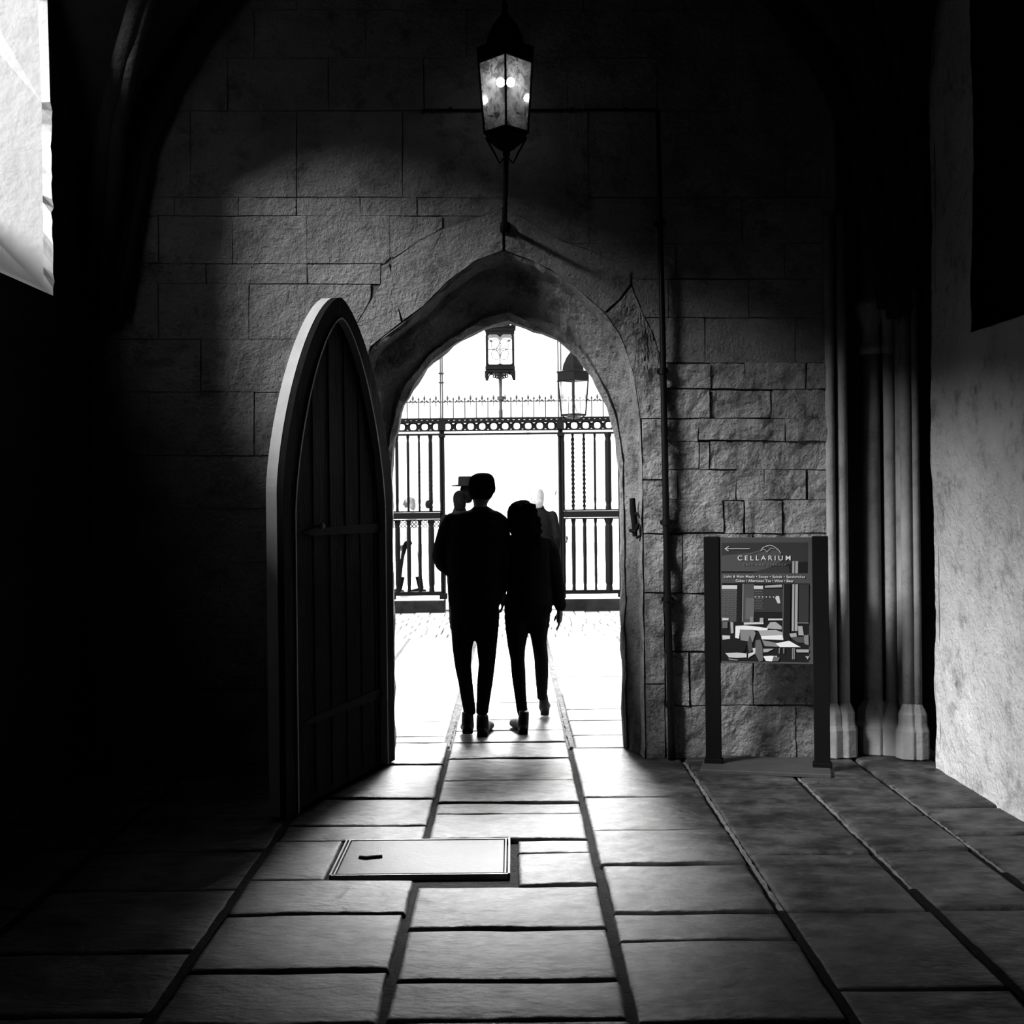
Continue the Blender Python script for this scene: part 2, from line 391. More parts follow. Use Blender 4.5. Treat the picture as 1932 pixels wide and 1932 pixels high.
# right wall: rough limewashed, with a blind recess whose sill is at 2.48 m
RY0, RY1, RZ0, RZ1 = 3.4, 6.60, 2.48, 4.6
grid_wall('wall_right', XR, 3.0, 7.27, -.08, 6.3, 0.04, lambda y, z: RY0 < y < RY1 - .02 and RZ0 < z < RZ1, 'plaster', 0.022, -1, ragged=0.05)
bm = bmesh.new(); box(bm, XR, XR + .1, -3.3, 3.0, -.1, 6.3); box(bm, XR + .04, XR + .1, 3.0, 7.24, -.1, 2.42); box(bm, XR + .02, XR + .1, 6.64, 7.24, 2.4, 6.3)
build('wall_right_near', bm, 'darkstone', kind='structure')
bm = bmesh.new()
y0, y1, z0, z1 = RY0 - .03, RY1 + .0, RZ0 - .02, RZ1 + .03
XI = XR + .035; z0 -= .02; y1 += .03; z1 += .02
for q in (((XI,y0,z0),(XI,y1,z0),(XR+.55,y1-.05,z0+.1),(XR+.55,y0+.05,z0+.1)),
          ((XI,y1,z0),(XI,y1,z1),(XR+.55,y1-.05,z1),(XR+.55,y1-.05,z0+.1)),
          ((XI,y0,z0),(XI,y0,z1),(XR+.55,y0+.05,z1),(XR+.55,y0+.05,z0+.1)),
          ((XI,y0,z1),(XI,y1,z1),(XR+.55,y1-.05,z1),(XR+.55,y0+.05,z1)),
          ((XR+.55,y0,z0),(XR+.55,y1,z0),(XR+.55,y1,z1),(XR+.55,y0,z1))):
    bm.faces.new([bm.verts.new(p) for p in q])
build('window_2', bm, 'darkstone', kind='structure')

# left wall with the deep splayed window opening; sill 2.80 m, far jamb at y = 6.93
WY0, WY1, WZ0, WZS, WZT = 2.7, 6.94, 2.80, 3.9, 5.18
def win_loop(y0, y1, zb, zs, zt, X, rough=0.0, n=16):
    p = []
    nj = 26
    for k in range(nj): p.append((y1, zb + (zs - zb) * k / nj))
    h = (y1 - y0) / 2; c = (y0 + y1) / 2; rise = zt - zs
    for k in range(n + 1):
        t = k / n; p.append((c + h * math.cos(t * PI), zs + rise * math.sin(t * PI) ** 0.5))
    for k in range(1, nj + 1): p.append((y0, zs - (zs - zb) * k / nj))
    nb = 10
    for k in range(1, nb): p.append((y0 + (y1 - y0) * k / nb, zb))
    out = []
    for y, z in p:
        r = rough * noise.fractal(Vector((z * 9, y * 2, 4)), 0.6, 2, 4) if abs(y - y1) < 1e-6 and z > zb + .01 else 0
        out.append((X, y + r, z))
    return out
inl = win_loop(WY0, WY1, WZ0, WZS, WZT, XL, 0.035)
bm = bmesh.new(); es = []
for lp in ([(XL, -3.2, -.1), (XL, W + .02, -.1), (XL, W + .02, TOP), (XL, -3.2, TOP)], inl):
    v = [bm.verts.new(p) for p in lp]
    for k in range(len(v)): es.append(bm.edges.new((v[k], v[(k+1) % len(v)])))
bmesh.ops.triangle_fill(bm, use_beauty=True, edges=es)
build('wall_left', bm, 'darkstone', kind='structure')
bm = bmesh.new()
l0 = win_loop(WY0, WY1, WZ0, WZS, WZT, XL, 0.035)
la = win_loop(WY0 + .01, WY1 - .01, WZ0 + .04, WZS, WZT, XL - .05)
lb = win_loop(WY0 + .02, WY1 - .16, WZ0 + .60, WZS + .6, WZT + .10, XL - .55)
rs = [[bm.verts.new(p) for p in l] for l in (l0, la, lb)]
for a, b in zip(rs, rs[1:]): bridge(bm, a, b)
build('window_1', bm, 'revealwhite', kind='structure')

# rear end of the passage, behind the camera
bm = bmesh.new(); box(bm, XL - .1, XR + .1, -3.3, -3.2, -.1, 6.3)
build('wall_front', bm, 'darkstone', kind='structure')

# vault: two groined bays
def pt_arch(u, half, spring=2.75, apex=5.6):
    rise = apex - spring; r = (half*half + rise*rise) / (2*half)
    q = r*r - (abs(u) + r - half) ** 2
    return spring + math.sqrt(max(q, 0))
XC = (XL + XR) / 2; HX = (XR - XL) / 2
bays = [(1.94, W), (-3.68, 1.94)]
bm = bmesh.new()
for (b0, b1) in bays:
    yc, hy = (b0 + b1) / 2, (b1 - b0) / 2; n = 40; G = []
    for i in range(n + 1):
        row = []
        for j in range(n + 1):
            x = XL + 2*HX*i/n; y = b0 + 2*hy*j/n
            z = max(pt_arch(x - XC, HX), pt_arch(y - yc, hy, 2.75, 5.9))
            row.append(bm.verts.new((x, y, z)))
        G.append(row)
    for i in range(n):
        for j in range(n): bm.faces.new((G[i][j], G[i+1][j], G[i+1][j+1], G[i][j+1]))
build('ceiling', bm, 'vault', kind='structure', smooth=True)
bm = bmesh.new(); box(bm, XL - .8, XR + .7, -3.7, 8.2, 6.35, 6.5)
build('roof', bm, 'darkstone', kind='structure')  # unseen slab added above the vault to stop light leaking in
def rib(name, path, r):
    bm = bmesh.new(); tube(bm, path, [(r*0.9, r)] * len(path), 10)
    for k in (-1, 1):
        tube(bm, [Vector(p) + Vector((k*r*1.1, 0.0 if abs(path[0][1]-path[-1][1]) < .1 else -k*r*.9, 0.05)) for p in path], r * 0.55, 8)
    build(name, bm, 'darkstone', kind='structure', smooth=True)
ks = [k / 28 for k in range(29)]
rib('trim_2', [(XL + 2*HX*t + (0.12 if t < .5 else -.12) * abs(1 - 2*t), W - .07, pt_arch(-HX + 2*HX*t, HX) - .04) for t in ks], 0.075)
for nm, (b0, b1) in (('trim_3', bays[0]), ('trim_4', bays[1])):
    yc, hy = (b0+b1)/2, (b1-b0)/2
    rib(nm, [(XL + 2*HX*t, b0 + 2*hy*t, max(pt_arch(-HX + 2*HX*t, HX), pt_arch(-hy + 2*hy*t, hy, 2.75, 5.9)) - .06) for t in ks], 0.09)
for nm, (b0, b1) in (('trim_5', bays[0]), ('trim_6', bays[1])):
    yc, hy = (b0+b1)/2, (b1-b0)/2
    rib(nm, [(XL + 2*HX*t, b1 - 2*hy*t, max(pt_arch(-HX + 2*HX*t, HX), pt_arch(-hy + 2*hy*t, hy, 2.75, 5.9)) - .06) for t in ks], 0.09)
rib('trim_7', [(XL + 2*HX*t, 1.94, pt_arch(-HX + 2*HX*t, HX) - .08) for t in ks], 0.12)

# ------------------------------------------------------------------ corner pier with shafts
bm = bmesh.new()
plan = [(1.94, W - .01), (2.025, 7.575), (2.045, 7.61), (2.05, 7.95), (2.385, 7.95), (2.39, 7.56), (2.43, 7.52), (2.445, 7.52), (2.45, 7.95), (2.64, 7.95), (2.64, 7.18), (2.50, 7.16)]
lo = [bm.verts.new((x, y, 0)) for x, y in plan]; hi = [bm.verts.new((x, y, TOP)) for x, y in plan]
bridge(bm, lo, hi, False)
build('wall_corner', bm, 'shaft', kind='structure')
pier = thing('clustered_column', 'slender cluster of pale stone shafts in the corner behind the menu stand', 'column', (2.2, 7.6, 0))
pier['kind'] = 'thing'
def rel(o, p): return (p[0] - o.location.x, p[1] - o.location.y, p[2] - o.location.z)
shafts = []
for px, Y, r, cap in ((1568, 7.545, 0.028, 0), (1590, 7.56, 0.034, 0), (1645, 7.68, 0.056, 1), (1680, 7.62, 0.036, 1), (1711, 7.49, 0.036, 0), (1729, 7.47, 0.024, 0)):
    x = at(px, 1000, Y)[0]; shafts.append((x, Y, r, cap))
    bm = bmesh.new(); xr, yr, _ = rel(pier, (x, Y, 0))
    zt = 2.52 if cap else 3.35
    prof = [(r*1.0, 0.30), (r, 0.9), (r*1.02, .91), (r, .92), (r, 1.8), (r*1.015, 1.81), (r, 1.82), (r, zt)]
    lathe(bm, prof, (xr, yr, 0), 20)
    build('shaft', bm, 'shaft', pier, smooth=True)
    if cap:
        bm = bmesh.new()
        lathe(bm, [(r, 2.50), (r*1.25, 2.52), (r*1.3, 2.545), (r*1.1, 2.565), (r, 2.58), (r, 2.67), (r*1.15, 2.70), (r*1.5, 2.76), (r*1.75, 2.79), (r*1.75, 2.83), (r*1.45, 2.85), (r, 2.87), (r, 3.3)], (xr, yr, 0), 20)
        build('capital', bm, 'shaft', pier, smooth=True)
bm = bmesh.new()
for (x, Y, r, cap) in shafts:
    xr, yr, _ = rel(pier, (x, Y, 0)); q = r + (0.05 if cap else .03)
    lathe(bm, [(q*1.25, 0.0), (q*1.25, .17), (q*1.05, .20), (q, .22), (q, .27), (q*.8, .30), (r*1.1, .33), (r, .34)], (xr, yr, 0), 8)
build('base', bm, 'shaft', pier, bevel=.006)

# ------------------------------------------------------------------ floor: separate worn slabs in one paved surface
bm = bmesh.new(); box(bm, -14, 14, -3.3, 7.95, -0.10, -0.022)
build('ground_bed', bm, 'gap', kind='structure')
bm = bmesh.new(); box(bm, -14, 14, 7.95, 60, -0.10, -0.020)
build('ground_bed_court', bm, 'pointing_light', kind='structure')
bmf = bmesh.new(); bmo = bmesh.new()
COVER = (-0.805, -0.026, 5.255, 5.805)
def slab(bm, x0, x1, y0, y1, g=0.006, step=0.07, amp=0.006, ed=0.02):
    x0 += g; x1 -= g; y0 += g; y1 -= g
    if x1 - x0 < .03 or y1 - y0 < .03: return
    nx = max(3, int((x1-x0)/step)); ny = max(3, int((y1-y0)/step))
    h = random.uniform(-.003, .003); tx, ty = random.uniform(-.004, .004), random.uniform(-.004, .004); sd = random.uniform(0, 99)
    xs = [x0, x0+ed*.35, x0+ed] + [x0+ed+(x1-x0-2*ed)*k/nx for k in range(1, nx)] + [x1-ed, x1-ed*.35, x1]
    ys = [y0, y0+ed*.35, y0+ed] + [y0+ed+(y1-y0-2*ed)*k/ny for k in range(1, ny)] + [y1-ed, y1-ed*.35, y1]
    G = []
    for i, x in enumerate(xs):
        row = []
        for j, y in enumerate(ys):
            z = h + tx*(x-(x0+x1)/2) + ty*(y-(y0+y1)/2) + amp*noise.fractal(Vector((x*2.1+sd, y*2.1, sd)), 0.8, 2, 3)
            k = min(i, j, len(xs)-1-i, len(ys)-1-j)
            z -= (0.014, 0.003, 0.0)[k] if k < 3 else 0
            jx = g*0.9*nz3(y*6, sd) if i in (0, len(xs)-1) else 0; jy = g*0.9*nz3(x*6, sd+3) if j in (0, len(ys)-1) else 0
            row.append(bm.verts.new((x + jx, y + jy, z)))
        G.append(row)
    for i in range(len(xs)-1):
        for j in range(len(ys)-1): bm.faces.new((G[i][j], G[i+1][j], G[i+1][j+1], G[i][j+1]))
    # skirt down into the bed so that no slab is paper thin
    per = [G[i][0] for i in range(len(xs))] + [G[-1][j] for j in range(1, len(ys))] + [G[i][-1] for i in range(len(xs)-2, -1, -1)] + [G[0][j] for j in range(len(ys)-2, 0, -1)]
    low = [bm.verts.new((v.co.x, v.co.y, -.06)) for v in per]; bridge(bm, per, low)
def Yof(y): return H * F / (y - 940)
strips = [(-2.62, -1.95, None), (-1.95, -1.15, None), (-1.15, -0.43, 'L'), (-0.425, 0.355, 'C'), (0.365, 1.03, 'R'), (1.04, 1.62, None), (1.63, 2.08, None), (2.09, 2.56, None)]
cy = {'C': [1923, 1849, 1751, 1670, 1583, 1535, 1514, 1471, 1430, 1400], 'L': [1932, 1828, 1720, 1655, 1583, 1553, 1503, 1440, 1400], 'R': [1932, 1778, 1725, 1632, 1567, 1505, 1412]}
for x0, x1, k in strips:
    if k:
        ys = [-1.0, 0.3, 1.3, 2.3, 3.1] + [Yof(v) for v in cy[k]]
        ys = sorted(set(round(v, 3) for v in ys))
        ys = [v for i, v in enumerate(ys) if i == 0 or v - ys[i-1] > .04]
    else:
        ys = [-1.0]; 
        while ys[-1] < 8.2: ys.append(ys[-1] + random.uniform(.5, .95))
    for a, b in zip(ys, ys[1:]):
        g = random.uniform(.005, .012)
        ca, cb, cc, cd = COVER
        if k == 'C' and abs(a - Yof(1670)) < .03:      # beside the cover: two small slabs
            slab(bmf, 0.0, x1, a, Yof(1609), g); slab(bmf, 0.0, x1, Yof(1609), b, g); continue
        if k == 'L' and b > cc + .02 and a < cd - .02:
            slab(bmf, x0, ca - .012, a, b, .003); continue
        slab(bmf, x0, x1, a, min(b, 8.3), g * (1.4 if a < 5.2 else 1))
# threshold and courtyard paving
bmt = bmesh.new()
def pave(x0, x1, ys):
    for a, b in zip(ys, ys[1:]): slab(bmt if a < 9.35 and abs(x0) < 1 else bmo, x0, x1, a, b, random.uniform(.004, .008), 0.12, 0.004)
yy = sorted(Yof(v) for v in (1388, 1360, 1339, 1307, 1278, 1248, 1226, 1202))
cyy = sorted(Yof(v) for v in (1400, 1378, 1357, 1325, 1290, 1262, 1240, 1217, 1202))
last = {'L': Yof(1400), 'R': Yof(1412), 'C': Yof(1400)}
pave(-0.42, 0.35, cyy)
pave(0.39, 1.2, [last['R']] + [v for v in yy if v > last['R'] + .2])
pave(-1.2, -0.46, [last['L']] + [v for v in yy if v > last['L'] + .1])
for k in range(6):
    for sgn in (-1, 1):
        x0 = 1.22 + k * .8; ys = [8.35]
        while ys[-1] < yy[-1] - .3: ys.append(ys[-1] + random.uniform(.5, 1.0))
        ys.append(yy[-1])
        pave(*((x0, x0 + .78) if sgn > 0 else (-x0 - .78, -x0)), ys)
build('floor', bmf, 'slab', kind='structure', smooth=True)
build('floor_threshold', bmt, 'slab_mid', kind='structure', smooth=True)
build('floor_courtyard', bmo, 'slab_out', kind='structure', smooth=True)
bm = bmesh.new()
for x, y0, y1, w in ((-1.95, -1, 7.5, .020), (-1.15, -1, 7.5, .020), (1.035, -1, 4.75, .018), (1.625, -1, 5.0, .018), (2.085, -1, 5.2, .016)):
    n = 90
    a = [bm.verts.new((x - w*(.9 + .5*nz3(k*.7, x)), y0 + (y1-y0)*k/n, .002 + .002*nz3(k*.9, x*7))) for k in range(n+1)]
    b = [bm.verts.new((x + w*(.9 + .5*nz3(k*.7, x+5)), y0 + (y1-y0)*k/n, .002 + .002*nz3(k*.9, x*7))) for k in range(n+1)]
    bridge(bm, a, b, False)
build('floor_joint_shade', bm, 'gap', kind='structure')  # shade put in as dark strips, covering slab edges that caught light
bm = bmesh.new()
for x, y0, y1, w in ((1.035, 4.75, 7.45, .020), (1.625, 5.0, 7.2, .018), (2.085, 5.2, 6.8, .014)):
    n = 60
    a = [bm.verts.new((x - w*(.5 + .5*nz3(k*.7, x)), y0 + (y1-y0)*k/n, -.003 + .005*nz3(k*.9, x*7))) for k in range(n+1)]
    b = [bm.verts.new((x + w*(.5 + .5*nz3(k*.7, x+5)), y0 + (y1-y0)*k/n, -.003 + .005*nz3(k*.9, x*7))) for k in range(n+1)]
    bridge(bm, a, b, False)
build('floor_pointing', bm, 'pointing', kind='structure')
bm = bmesh.new()
for x, y0, y1, w in ((-.44, 8.0, 9.2, .020), (.372, 7.95, 9.9, .018)):
    n = 40
    a = [bm.verts.new((x - w*(.7 + .5*nz3(k*.7, x)), y0 + (y1-y0)*k/n, -.004)) for k in range(n+1)]
    b = [bm.verts.new((x + w*(.7 + .5*nz3(k*.7, x+5)), y0 + (y1-y0)*k/n, -.004)) for k in range(n+1)]
    bridge(bm, a, b, False)
build('floor_pointing_court', bm, 'pointing_light', kind='structure')
# cobbles before the kerb
bm = bmesh.new()
y = yy[-1] + .04; r = 0
while y < 17.25:
    x = -3.0 + (r % 2) * .1
    while x < 3.0:
        w = random.uniform(.13, .22); box(bm, x, x + w - .012, y, y + .33, -.05, random.uniform(-.004, .006)); x += w
    y += .345; r += 1
build('floor_cobbles', bm, 'slab_out', kind='structure', bevel=.01)
bm = bmesh.new(); box(bm, -14, 14, 17.85, 60, -.05, .0); box(bm, -14, -3.0, 14.2, 17.9, -.05, -.003); box(bm, 3.0, 14, 14.2, 17.9, -.05, -.003)
build('ground', bm, 'slab_out', kind='structure')
# kerb under the railings
bm = bmesh.new()
box(bm, -4, -.98, 17.40, 17.85, -.05, .17); box(bm, .72, 4, 17.40, 17.85, -.05, .17)
build('kerb', bm, 'kerb', kind='structure', bevel=.015)
bm = bmesh.new()
box(bm, -4, -.99, 17.43, 17.83, .168, .18); box(bm, .73, 4, 17.43, 17.83, .168, .18)
build('kerb_top', bm, 'kerbtop', kind='structure')

# access cover
a0, a1, b0, b1 = COVER
cov = thing('access_cover', 'flat rectangular inspection cover with thin metal rim set in the paving', 'access cover', ((a0+a1)/2, (b0+b1)/2, 0))
hx, hy = (a1-a0)/2, (b1-b0)/2
bm = bmesh.new(); box(bm, -hx+.028, hx-.028, -hy+.022, hy-.022, -.06, .001)
build('plate', bm, 'cover', cov, bevel=.002)
bm = bmesh.new()
for s in (-1, 1):
    box(bm, s*(hx-.004)-.004, s*(hx-.004)+.004, -hy, hy, -.05, .005); box(bm, s*(hx-.020)-.003, s*(hx-.020)+.003, -hy+.01, hy-.01, -.05, .004)
    box(bm, -hx, hx, s*(hy-.004)-.004, s*(hy-.004)+.004, -.05, .002)
build('rim', bm, 'steel', cov)
bm = bmesh.new()
tube(bm, [(-hx+.10, -.02, .003), (-hx+.13, -.035, .004), (-hx+.17, -.02, .004), (-hx+.20, -.012, .003)], .010, 8)
build('lifting_slot', bm, 'gap', cov)

# ------------------------------------------------------------------ open door leaf
HG = Vector((-0.80, W - .03, 0)); FE = Vector((at(512, 900, 6.16)[0], 6.16, 0))
dv = FE - HG; DL = dv.length; ang = math.atan2(dv.y, dv.x)
door = thing('arched_door', 'dark pointed-arch oak door leaf standing open against the left side', 'door', HG, ang)
door['kind'] = 'thing'
def leaf_z(u):                             # u 0 hinge .. 1 free edge
    t = abs(2*u - 1)
    return 1.66 + (2.755 - 1.66) * (1 - t ** 1.55) ** 0.66
us = [0.5 - 0.5*math.cos(PI * k / 44) for k in range(45)]
def leafpoly(sh, zb):
    top = [(sh + (DL - 2*sh) * u, leaf_z(u) - sh * 0.95) for u in us]
    return [(DL - sh, zb), (sh, zb)] + top
bm = bmesh.new(); prism(bm, leafpoly(0, .015), -.03, .03)
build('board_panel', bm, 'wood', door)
# framing band that follows the edge, on the passage side (-y is towards the wall side after rotation)
for nm, s0, s1, ya, yb, mm in (('edge_frame', 0.0, 0.12, .028, .065, 'wood'), ('bead', 0.118, 0.130, .028, .072, 'woodedge')):
    bm = bmesh.new()
    A = leafpoly(s0, .015 + s0*0); B = leafpoly(s1, .015)
    va = [bm.verts.new((x, ya, z)) for x, z in A]; vb = [bm.verts.new((x, yb, z)) for x, z in A]
    vc = [bm.verts.new((x, yb, z)) for x, z in B]; vd = [bm.verts.new((x, ya, z)) for x, z in B]
    bridge(bm, va, vb); bridge(bm, vb, vc); bridge(bm, vc, vd)
    build(nm, bm, mm, door)
# lit edge of the leaf (its thickness): the light is in its pale colour
bm = bmesh.new(); P0 = [(DL * u, leaf_z(u)) for u in us if u > 0.5] + [(DL, .6), (DL, .02)]
va = [bm.verts.new((x + .003, -.03, z + .002)) for x, z in P0]; vb = [bm.verts.new((x + .003, .03, z + .002)) for x, z in P0]
vc = [bm.verts.new((x - .02, -.03, z - .02)) for x, z in P0]; vd = [bm.verts.new((x - .02, .03, z - .02)) for x, z in P0]
bridge(bm, va, vb, False); bridge(bm, vb, vd, False); bridge(bm, va, vc, False)
build('leaf_edge', bm, 'woodedge', door, label='edge of the leaf painted pale for the light on it')
for z in (.45, 1.45):
    bm = bmesh.new(); prism(bm, [(0.0, z-.03), (0.0, z+.03), (DL*.75, z+.018), (DL*.82, z), (DL*.75, z-.018)], .03, .042)
    build('strap_hinge', bm, 'iron', door)
for i in range(1, 7):
    bm = bmesh.new(); x = DL * i / 7; box(bm, x-.008, x+.008, .030, .036, .05, leaf_z(i/7) - .16)
    build('board_seam', bm, 'wood', door)
bm = bmesh.new(); ball(bm, (DL*.70, .07, 1.48), .018, 12); tube(bm, [(DL*.70, .03, 1.48), (DL*.70, .07, 1.48)], .008, 8)
build('knob', bm, 'steel', door, smooth=True)

# ------------------------------------------------------------------ drain pipe and conduit
def P3(px, py, Y): x, z = at(px, py, Y); return Vector((x, Y, z))
pipe = thing('downpipe', 'thin black pipe running down the wall beside the archway', 'pipe', P3(1268, 1437, W - .06))
def rl(o, ps): return [p - o.location for p in ps]
pts = [P3(1241, 206, W-.055), P3(1246, 420, W-.055), P3(1250, 620, W-.055), P3(1254, 830, W-.055), P3(1257, 1000, W-.055), P3(1262, 1200, W-.055), P3(1267, 1400, W-.055), P3(1268, 1437, W-.06)]
pts[-1].z = 0
bm = bmesh.new(); tube(bm, rl(pipe, pts), [.014, .016, .019, .021, .021, .021, .022, .024], 12)
build('tube', bm, 'pipe', pipe, smooth=True)
for py, px in ((420, 1246), (700, 1251), (985, 1257), (1130, 1260), (1330, 1265)):
    bm = bmesh.new(); c = P3(px, py, W-.055) - pipe.location
    lathe(bm, [(.021, -.02), (.027, -.018), (.027, .018), (.021, .02)], c, 16); box(bm, c.x-.035, c.x+.035, c.y+.015, c.y+.06, c.z-.012, c.z+.012)
    build('bracket', bm, 'pipe', pipe)
cd = thing('conduit', 'thin dark conduit running level across the upper wall behind the lantern', 'conduit', P3(1020, 209, W - .02))
bm = bmesh.new(); tube(bm, rl(cd, [P3(797, 214, W-.028), P3(800, 208, W-.028), P3(1000, 208, W-.028), P3(1236, 207, W-.028)]), .009, 8)
build('tube', bm, 'pipe', cd, smooth=True)
for px in (850, 1080, 1180):
    bm = bmesh.new(); c = P3(px, 208, W-.02) - cd.location; box(bm, c.x-.01, c.x+.01, c.y-.02, c.y+.01, c.z-.014, c.z+.014)
    build('clip', bm, 'pipe', cd)

# iron catch on the right jamb
ct = thing('door_catch', 'rusty iron hook and staple fixed to the right jamb of the archway', 'latch', P3(1198, 960, W + .06))
def q(px, py, d=0.0): return P3(px, py, W + .05 - d) - ct.location
bm = bmesh.new(); tube(bm, [q(1193, 940), q(1194, 960), q(1197, 985), q(1198, 1012)], [(.018, .02), (.02, .02), (.02, .02), (.015, .02)], 10)
build('back_plate', bm, 'iron', ct)
bm = bmesh.new(); tube(bm, [q(1200, 968, .02), q(1208, 975, .04), q(1212, 988, .05), (q(1208, 998, .05)), q(1210, 1010, .04), q(1202, 1014, .02)], .009, 8, True)
build('hook', bm, 'iron', ct, smooth=True)
bm = bmesh.new(); tube(bm, [q(1190, 1001), q(1199, 1004, .02), q(1204, 990, .03)], .012, 8, True)
build('staple', bm, 'iron', ct, smooth=True)

# ------------------------------------------------------------------ lanterns (square, corner towards the door axis)
def lantern(name, label, ground, top_d, bot_d, hgt, gm, fine, bulbs):
    t = thing(name, label, 'lantern', ground, 0); dp = 1.0 if bulbs else .45
    def sq(r, z): return [(r, 0, z), (0, r, z), (-r, 0, z), (0, -r, z)]
    z1 = hgt
    T = sq(top_d, z1); B = sq(bot_d, 0)
    for k in range(4):                                             # corner bars
        bm = bmesh.new(); tube(bm, [B[k], T[k]], fine, 6); build('corner_bar', bm, 'iron', t)
    for k in range(4):
        a, b, c, d = B[k], B[(k+1) % 4], T[(k+1) % 4], T[k]
        bm = bmesh.new(); s = .985
        bm.faces.new([bm.verts.new((p[0]*s, p[1]*s, p[2])) for p in (a, b, c, d)])
        p_ = build('pane', bm, gm, t)
        so = p_.modifiers.new('s', 'SOLIDIFY'); so.thickness = .002
    for R, z, f, nm in ((top_d, z1, fine*1.4, 'top_frame'), (bot_d, 0, fine*1.5, 'bottom_frame')):
        bm = bmesh.new(); Q = sq(R, z)
        for k in range(4): tube(bm, [Q[k], Q[(k+1) % 4]], f, 6)
        build(nm, bm, 'iron', t)
    # cap: square collar, then an ogee roof with finial
    bm = bmesh.new()
    secs = [(top_d*1.03, z1-.005), (top_d*1.06, z1+.01), (top_d*1.06, z1+.07), (top_d*1.12, z1+.085), (top_d*.72, z1+.10), (top_d*.66, z1+.15), (top_d*.45, z1+.22), (top_d*.20, z1+.27), (top_d*.10, z1+.30), (top_d*.14, z1+.33), (top_d*.03, z1+.37)]
    rs = [[bm.verts.new(p) for p in sq(r, z)] for r, z in secs]
    for a, b in zip(rs, rs[1:]): bridge(bm, a, b)
    bm.faces.new(rs[0]); bm.faces.new(rs[-1])
    build('cap', bm, 'iron', t, bevel=.004)
    bm = bmesh.new(); lathe(bm, [(.012, 0.0), (.02, -.0), (bot_d*.9, -.002), (bot_d*.86, -.03*dp), (bot_d*.62, -.07*dp), (bot_d*.3, -.095*dp), (.012, -.10*dp)], (0, 0, 0), 20)
    build('bowl', bm, gm if not bulbs else 'iron', t, smooth=True)
    bm = bmesh.new()
    for k in range(4): 
        a = Vector(sq(bot_d*.95, -.0)[k]); tube(bm, [a, a*.8 + Vector((0,0,-.05*dp)), a*.35 + Vector((0,0,-.095*dp)), Vector((0,0,-.115*dp))], fine*.9, 6)
    lathe(bm, [(.006, -.15*dp), (.02, -.135*dp), (.022, -.12*dp), (.01, -.10*dp)], (0,0,0), 12)
    build('basket', bm, 'iron', t)
    return t
LC = P3(955, 250, 7.16)
T0 = lantern('wall_lantern', 'lit black iron lantern with glass panes high above the archway', LC, .158, .128, .415, 'glass', .0065, True)
# lamp fittings
bm = bmesh.new(); tube(bm, [(0, 0, .40), (0, 0, .31)], .012, 10); tube(bm, [(-.035, 0, .315), (.035, 0, .315)], .009, 8)
build('lamp_holder', bm, 'iron', T0)
for s in (-1, 1):
    bm = bmesh.new(); ball(bm, (s*.030, -.02, .288), (.026, .024, .028), 14); build('bulb_and_glint', bm, 'bulb_and_glint', T0, smooth=True)
for sx, sz in ((-1, .19), (1, .20)):  # two side balls glow as stand-ins for reflections in the glass
    bm = bmesh.new(); ball(bm, (sx*.118, 0.0, sz), (.013, .013, .02), 12)
    build('bulb_and_glint', bm, 'bulb_and_glint', T0, smooth=True)
bm = bmesh.new(); tube(bm, [(0, 0.0, -.12), (-.003, .0, -.28), (-.008, .02, -.40), (-.012, .10, -.46), (-.012, W - LC.y + .0, -.475)], [.014, .012, .012, .013, .016], 10)
lathe(bm, [(.03, -.03), (.034, 0), (.03, .03)], (-.012, W - LC.y - .02, -.475), 12)
for s in (-1, 1): tube(bm, [(-.003, .0, -.14), (s*.04, 0, -.18), (s*.07, 0, -.12), (s*.12, 0, -.03)], .006, 6)
build('bracket', bm, 'iron', T0, smooth=True)
bm = bmesh.new(); [tube(bm, [(s_*.112, 0, .18), (s_*.112, 0, .0)], .004, 6) for s_ in (-1, 1)]; tube(bm, [(.07, .0, .12), (.10, 0, .118)], .004, 6)  # side stems reach up to the glowing reflection balls
for z in (.115,): tube(bm, [(.02, -.03, z), (.11, .0, z-.012)], .006, 6)
for z in (.10,): tube(bm, [(-.11, 0, z), (-.05, .02, z+.0)], .007, 6); ball(bm, (-.055, 0, .13), (.02, .02, .05), 10); ball(bm, (.02, 0, .05), (.018, .018, .06), 10)
build('lamp_stem', bm, 'iron', T0, smooth=True)

OC = P3(1082, 783, 11.9)
T1 = lantern('court_lantern', 'black-capped clear glass lantern hanging outside behind the right of the arch', OC, .147, .118, .34, 'glass_clear', .0075, False)
bm = bmesh.new(); tube(bm, [(0, 0, .70), (0, 0, .95), (.1, 0, 1.05), (1.16, 0, 1.05)], .014, 8); tube(bm, [(.3, 0, .80), (.22, 0, .9), (.3, 0, 1.0), (.6, 0, 1.04)], .008, 6)
build('bracket', bm, 'iron', T1, smooth=True)
bm = bmesh.new(); tube(bm, [(.0, -.01, .14), (.03, -.02, .03), (.08, -.01, -.01)], .005, 6); tube(bm, [(0, 0, 0), (0, 0, .16)], .007, 6)
build('lamp_stem', bm, 'iron', T1)
bm = bmesh.new(); box(bm, OC.x + 1.15, OC.x + 1.5, OUT + .05, 14.0, -.1, 5.0)
build('wall_court', bm, 'facade', kind='structure')

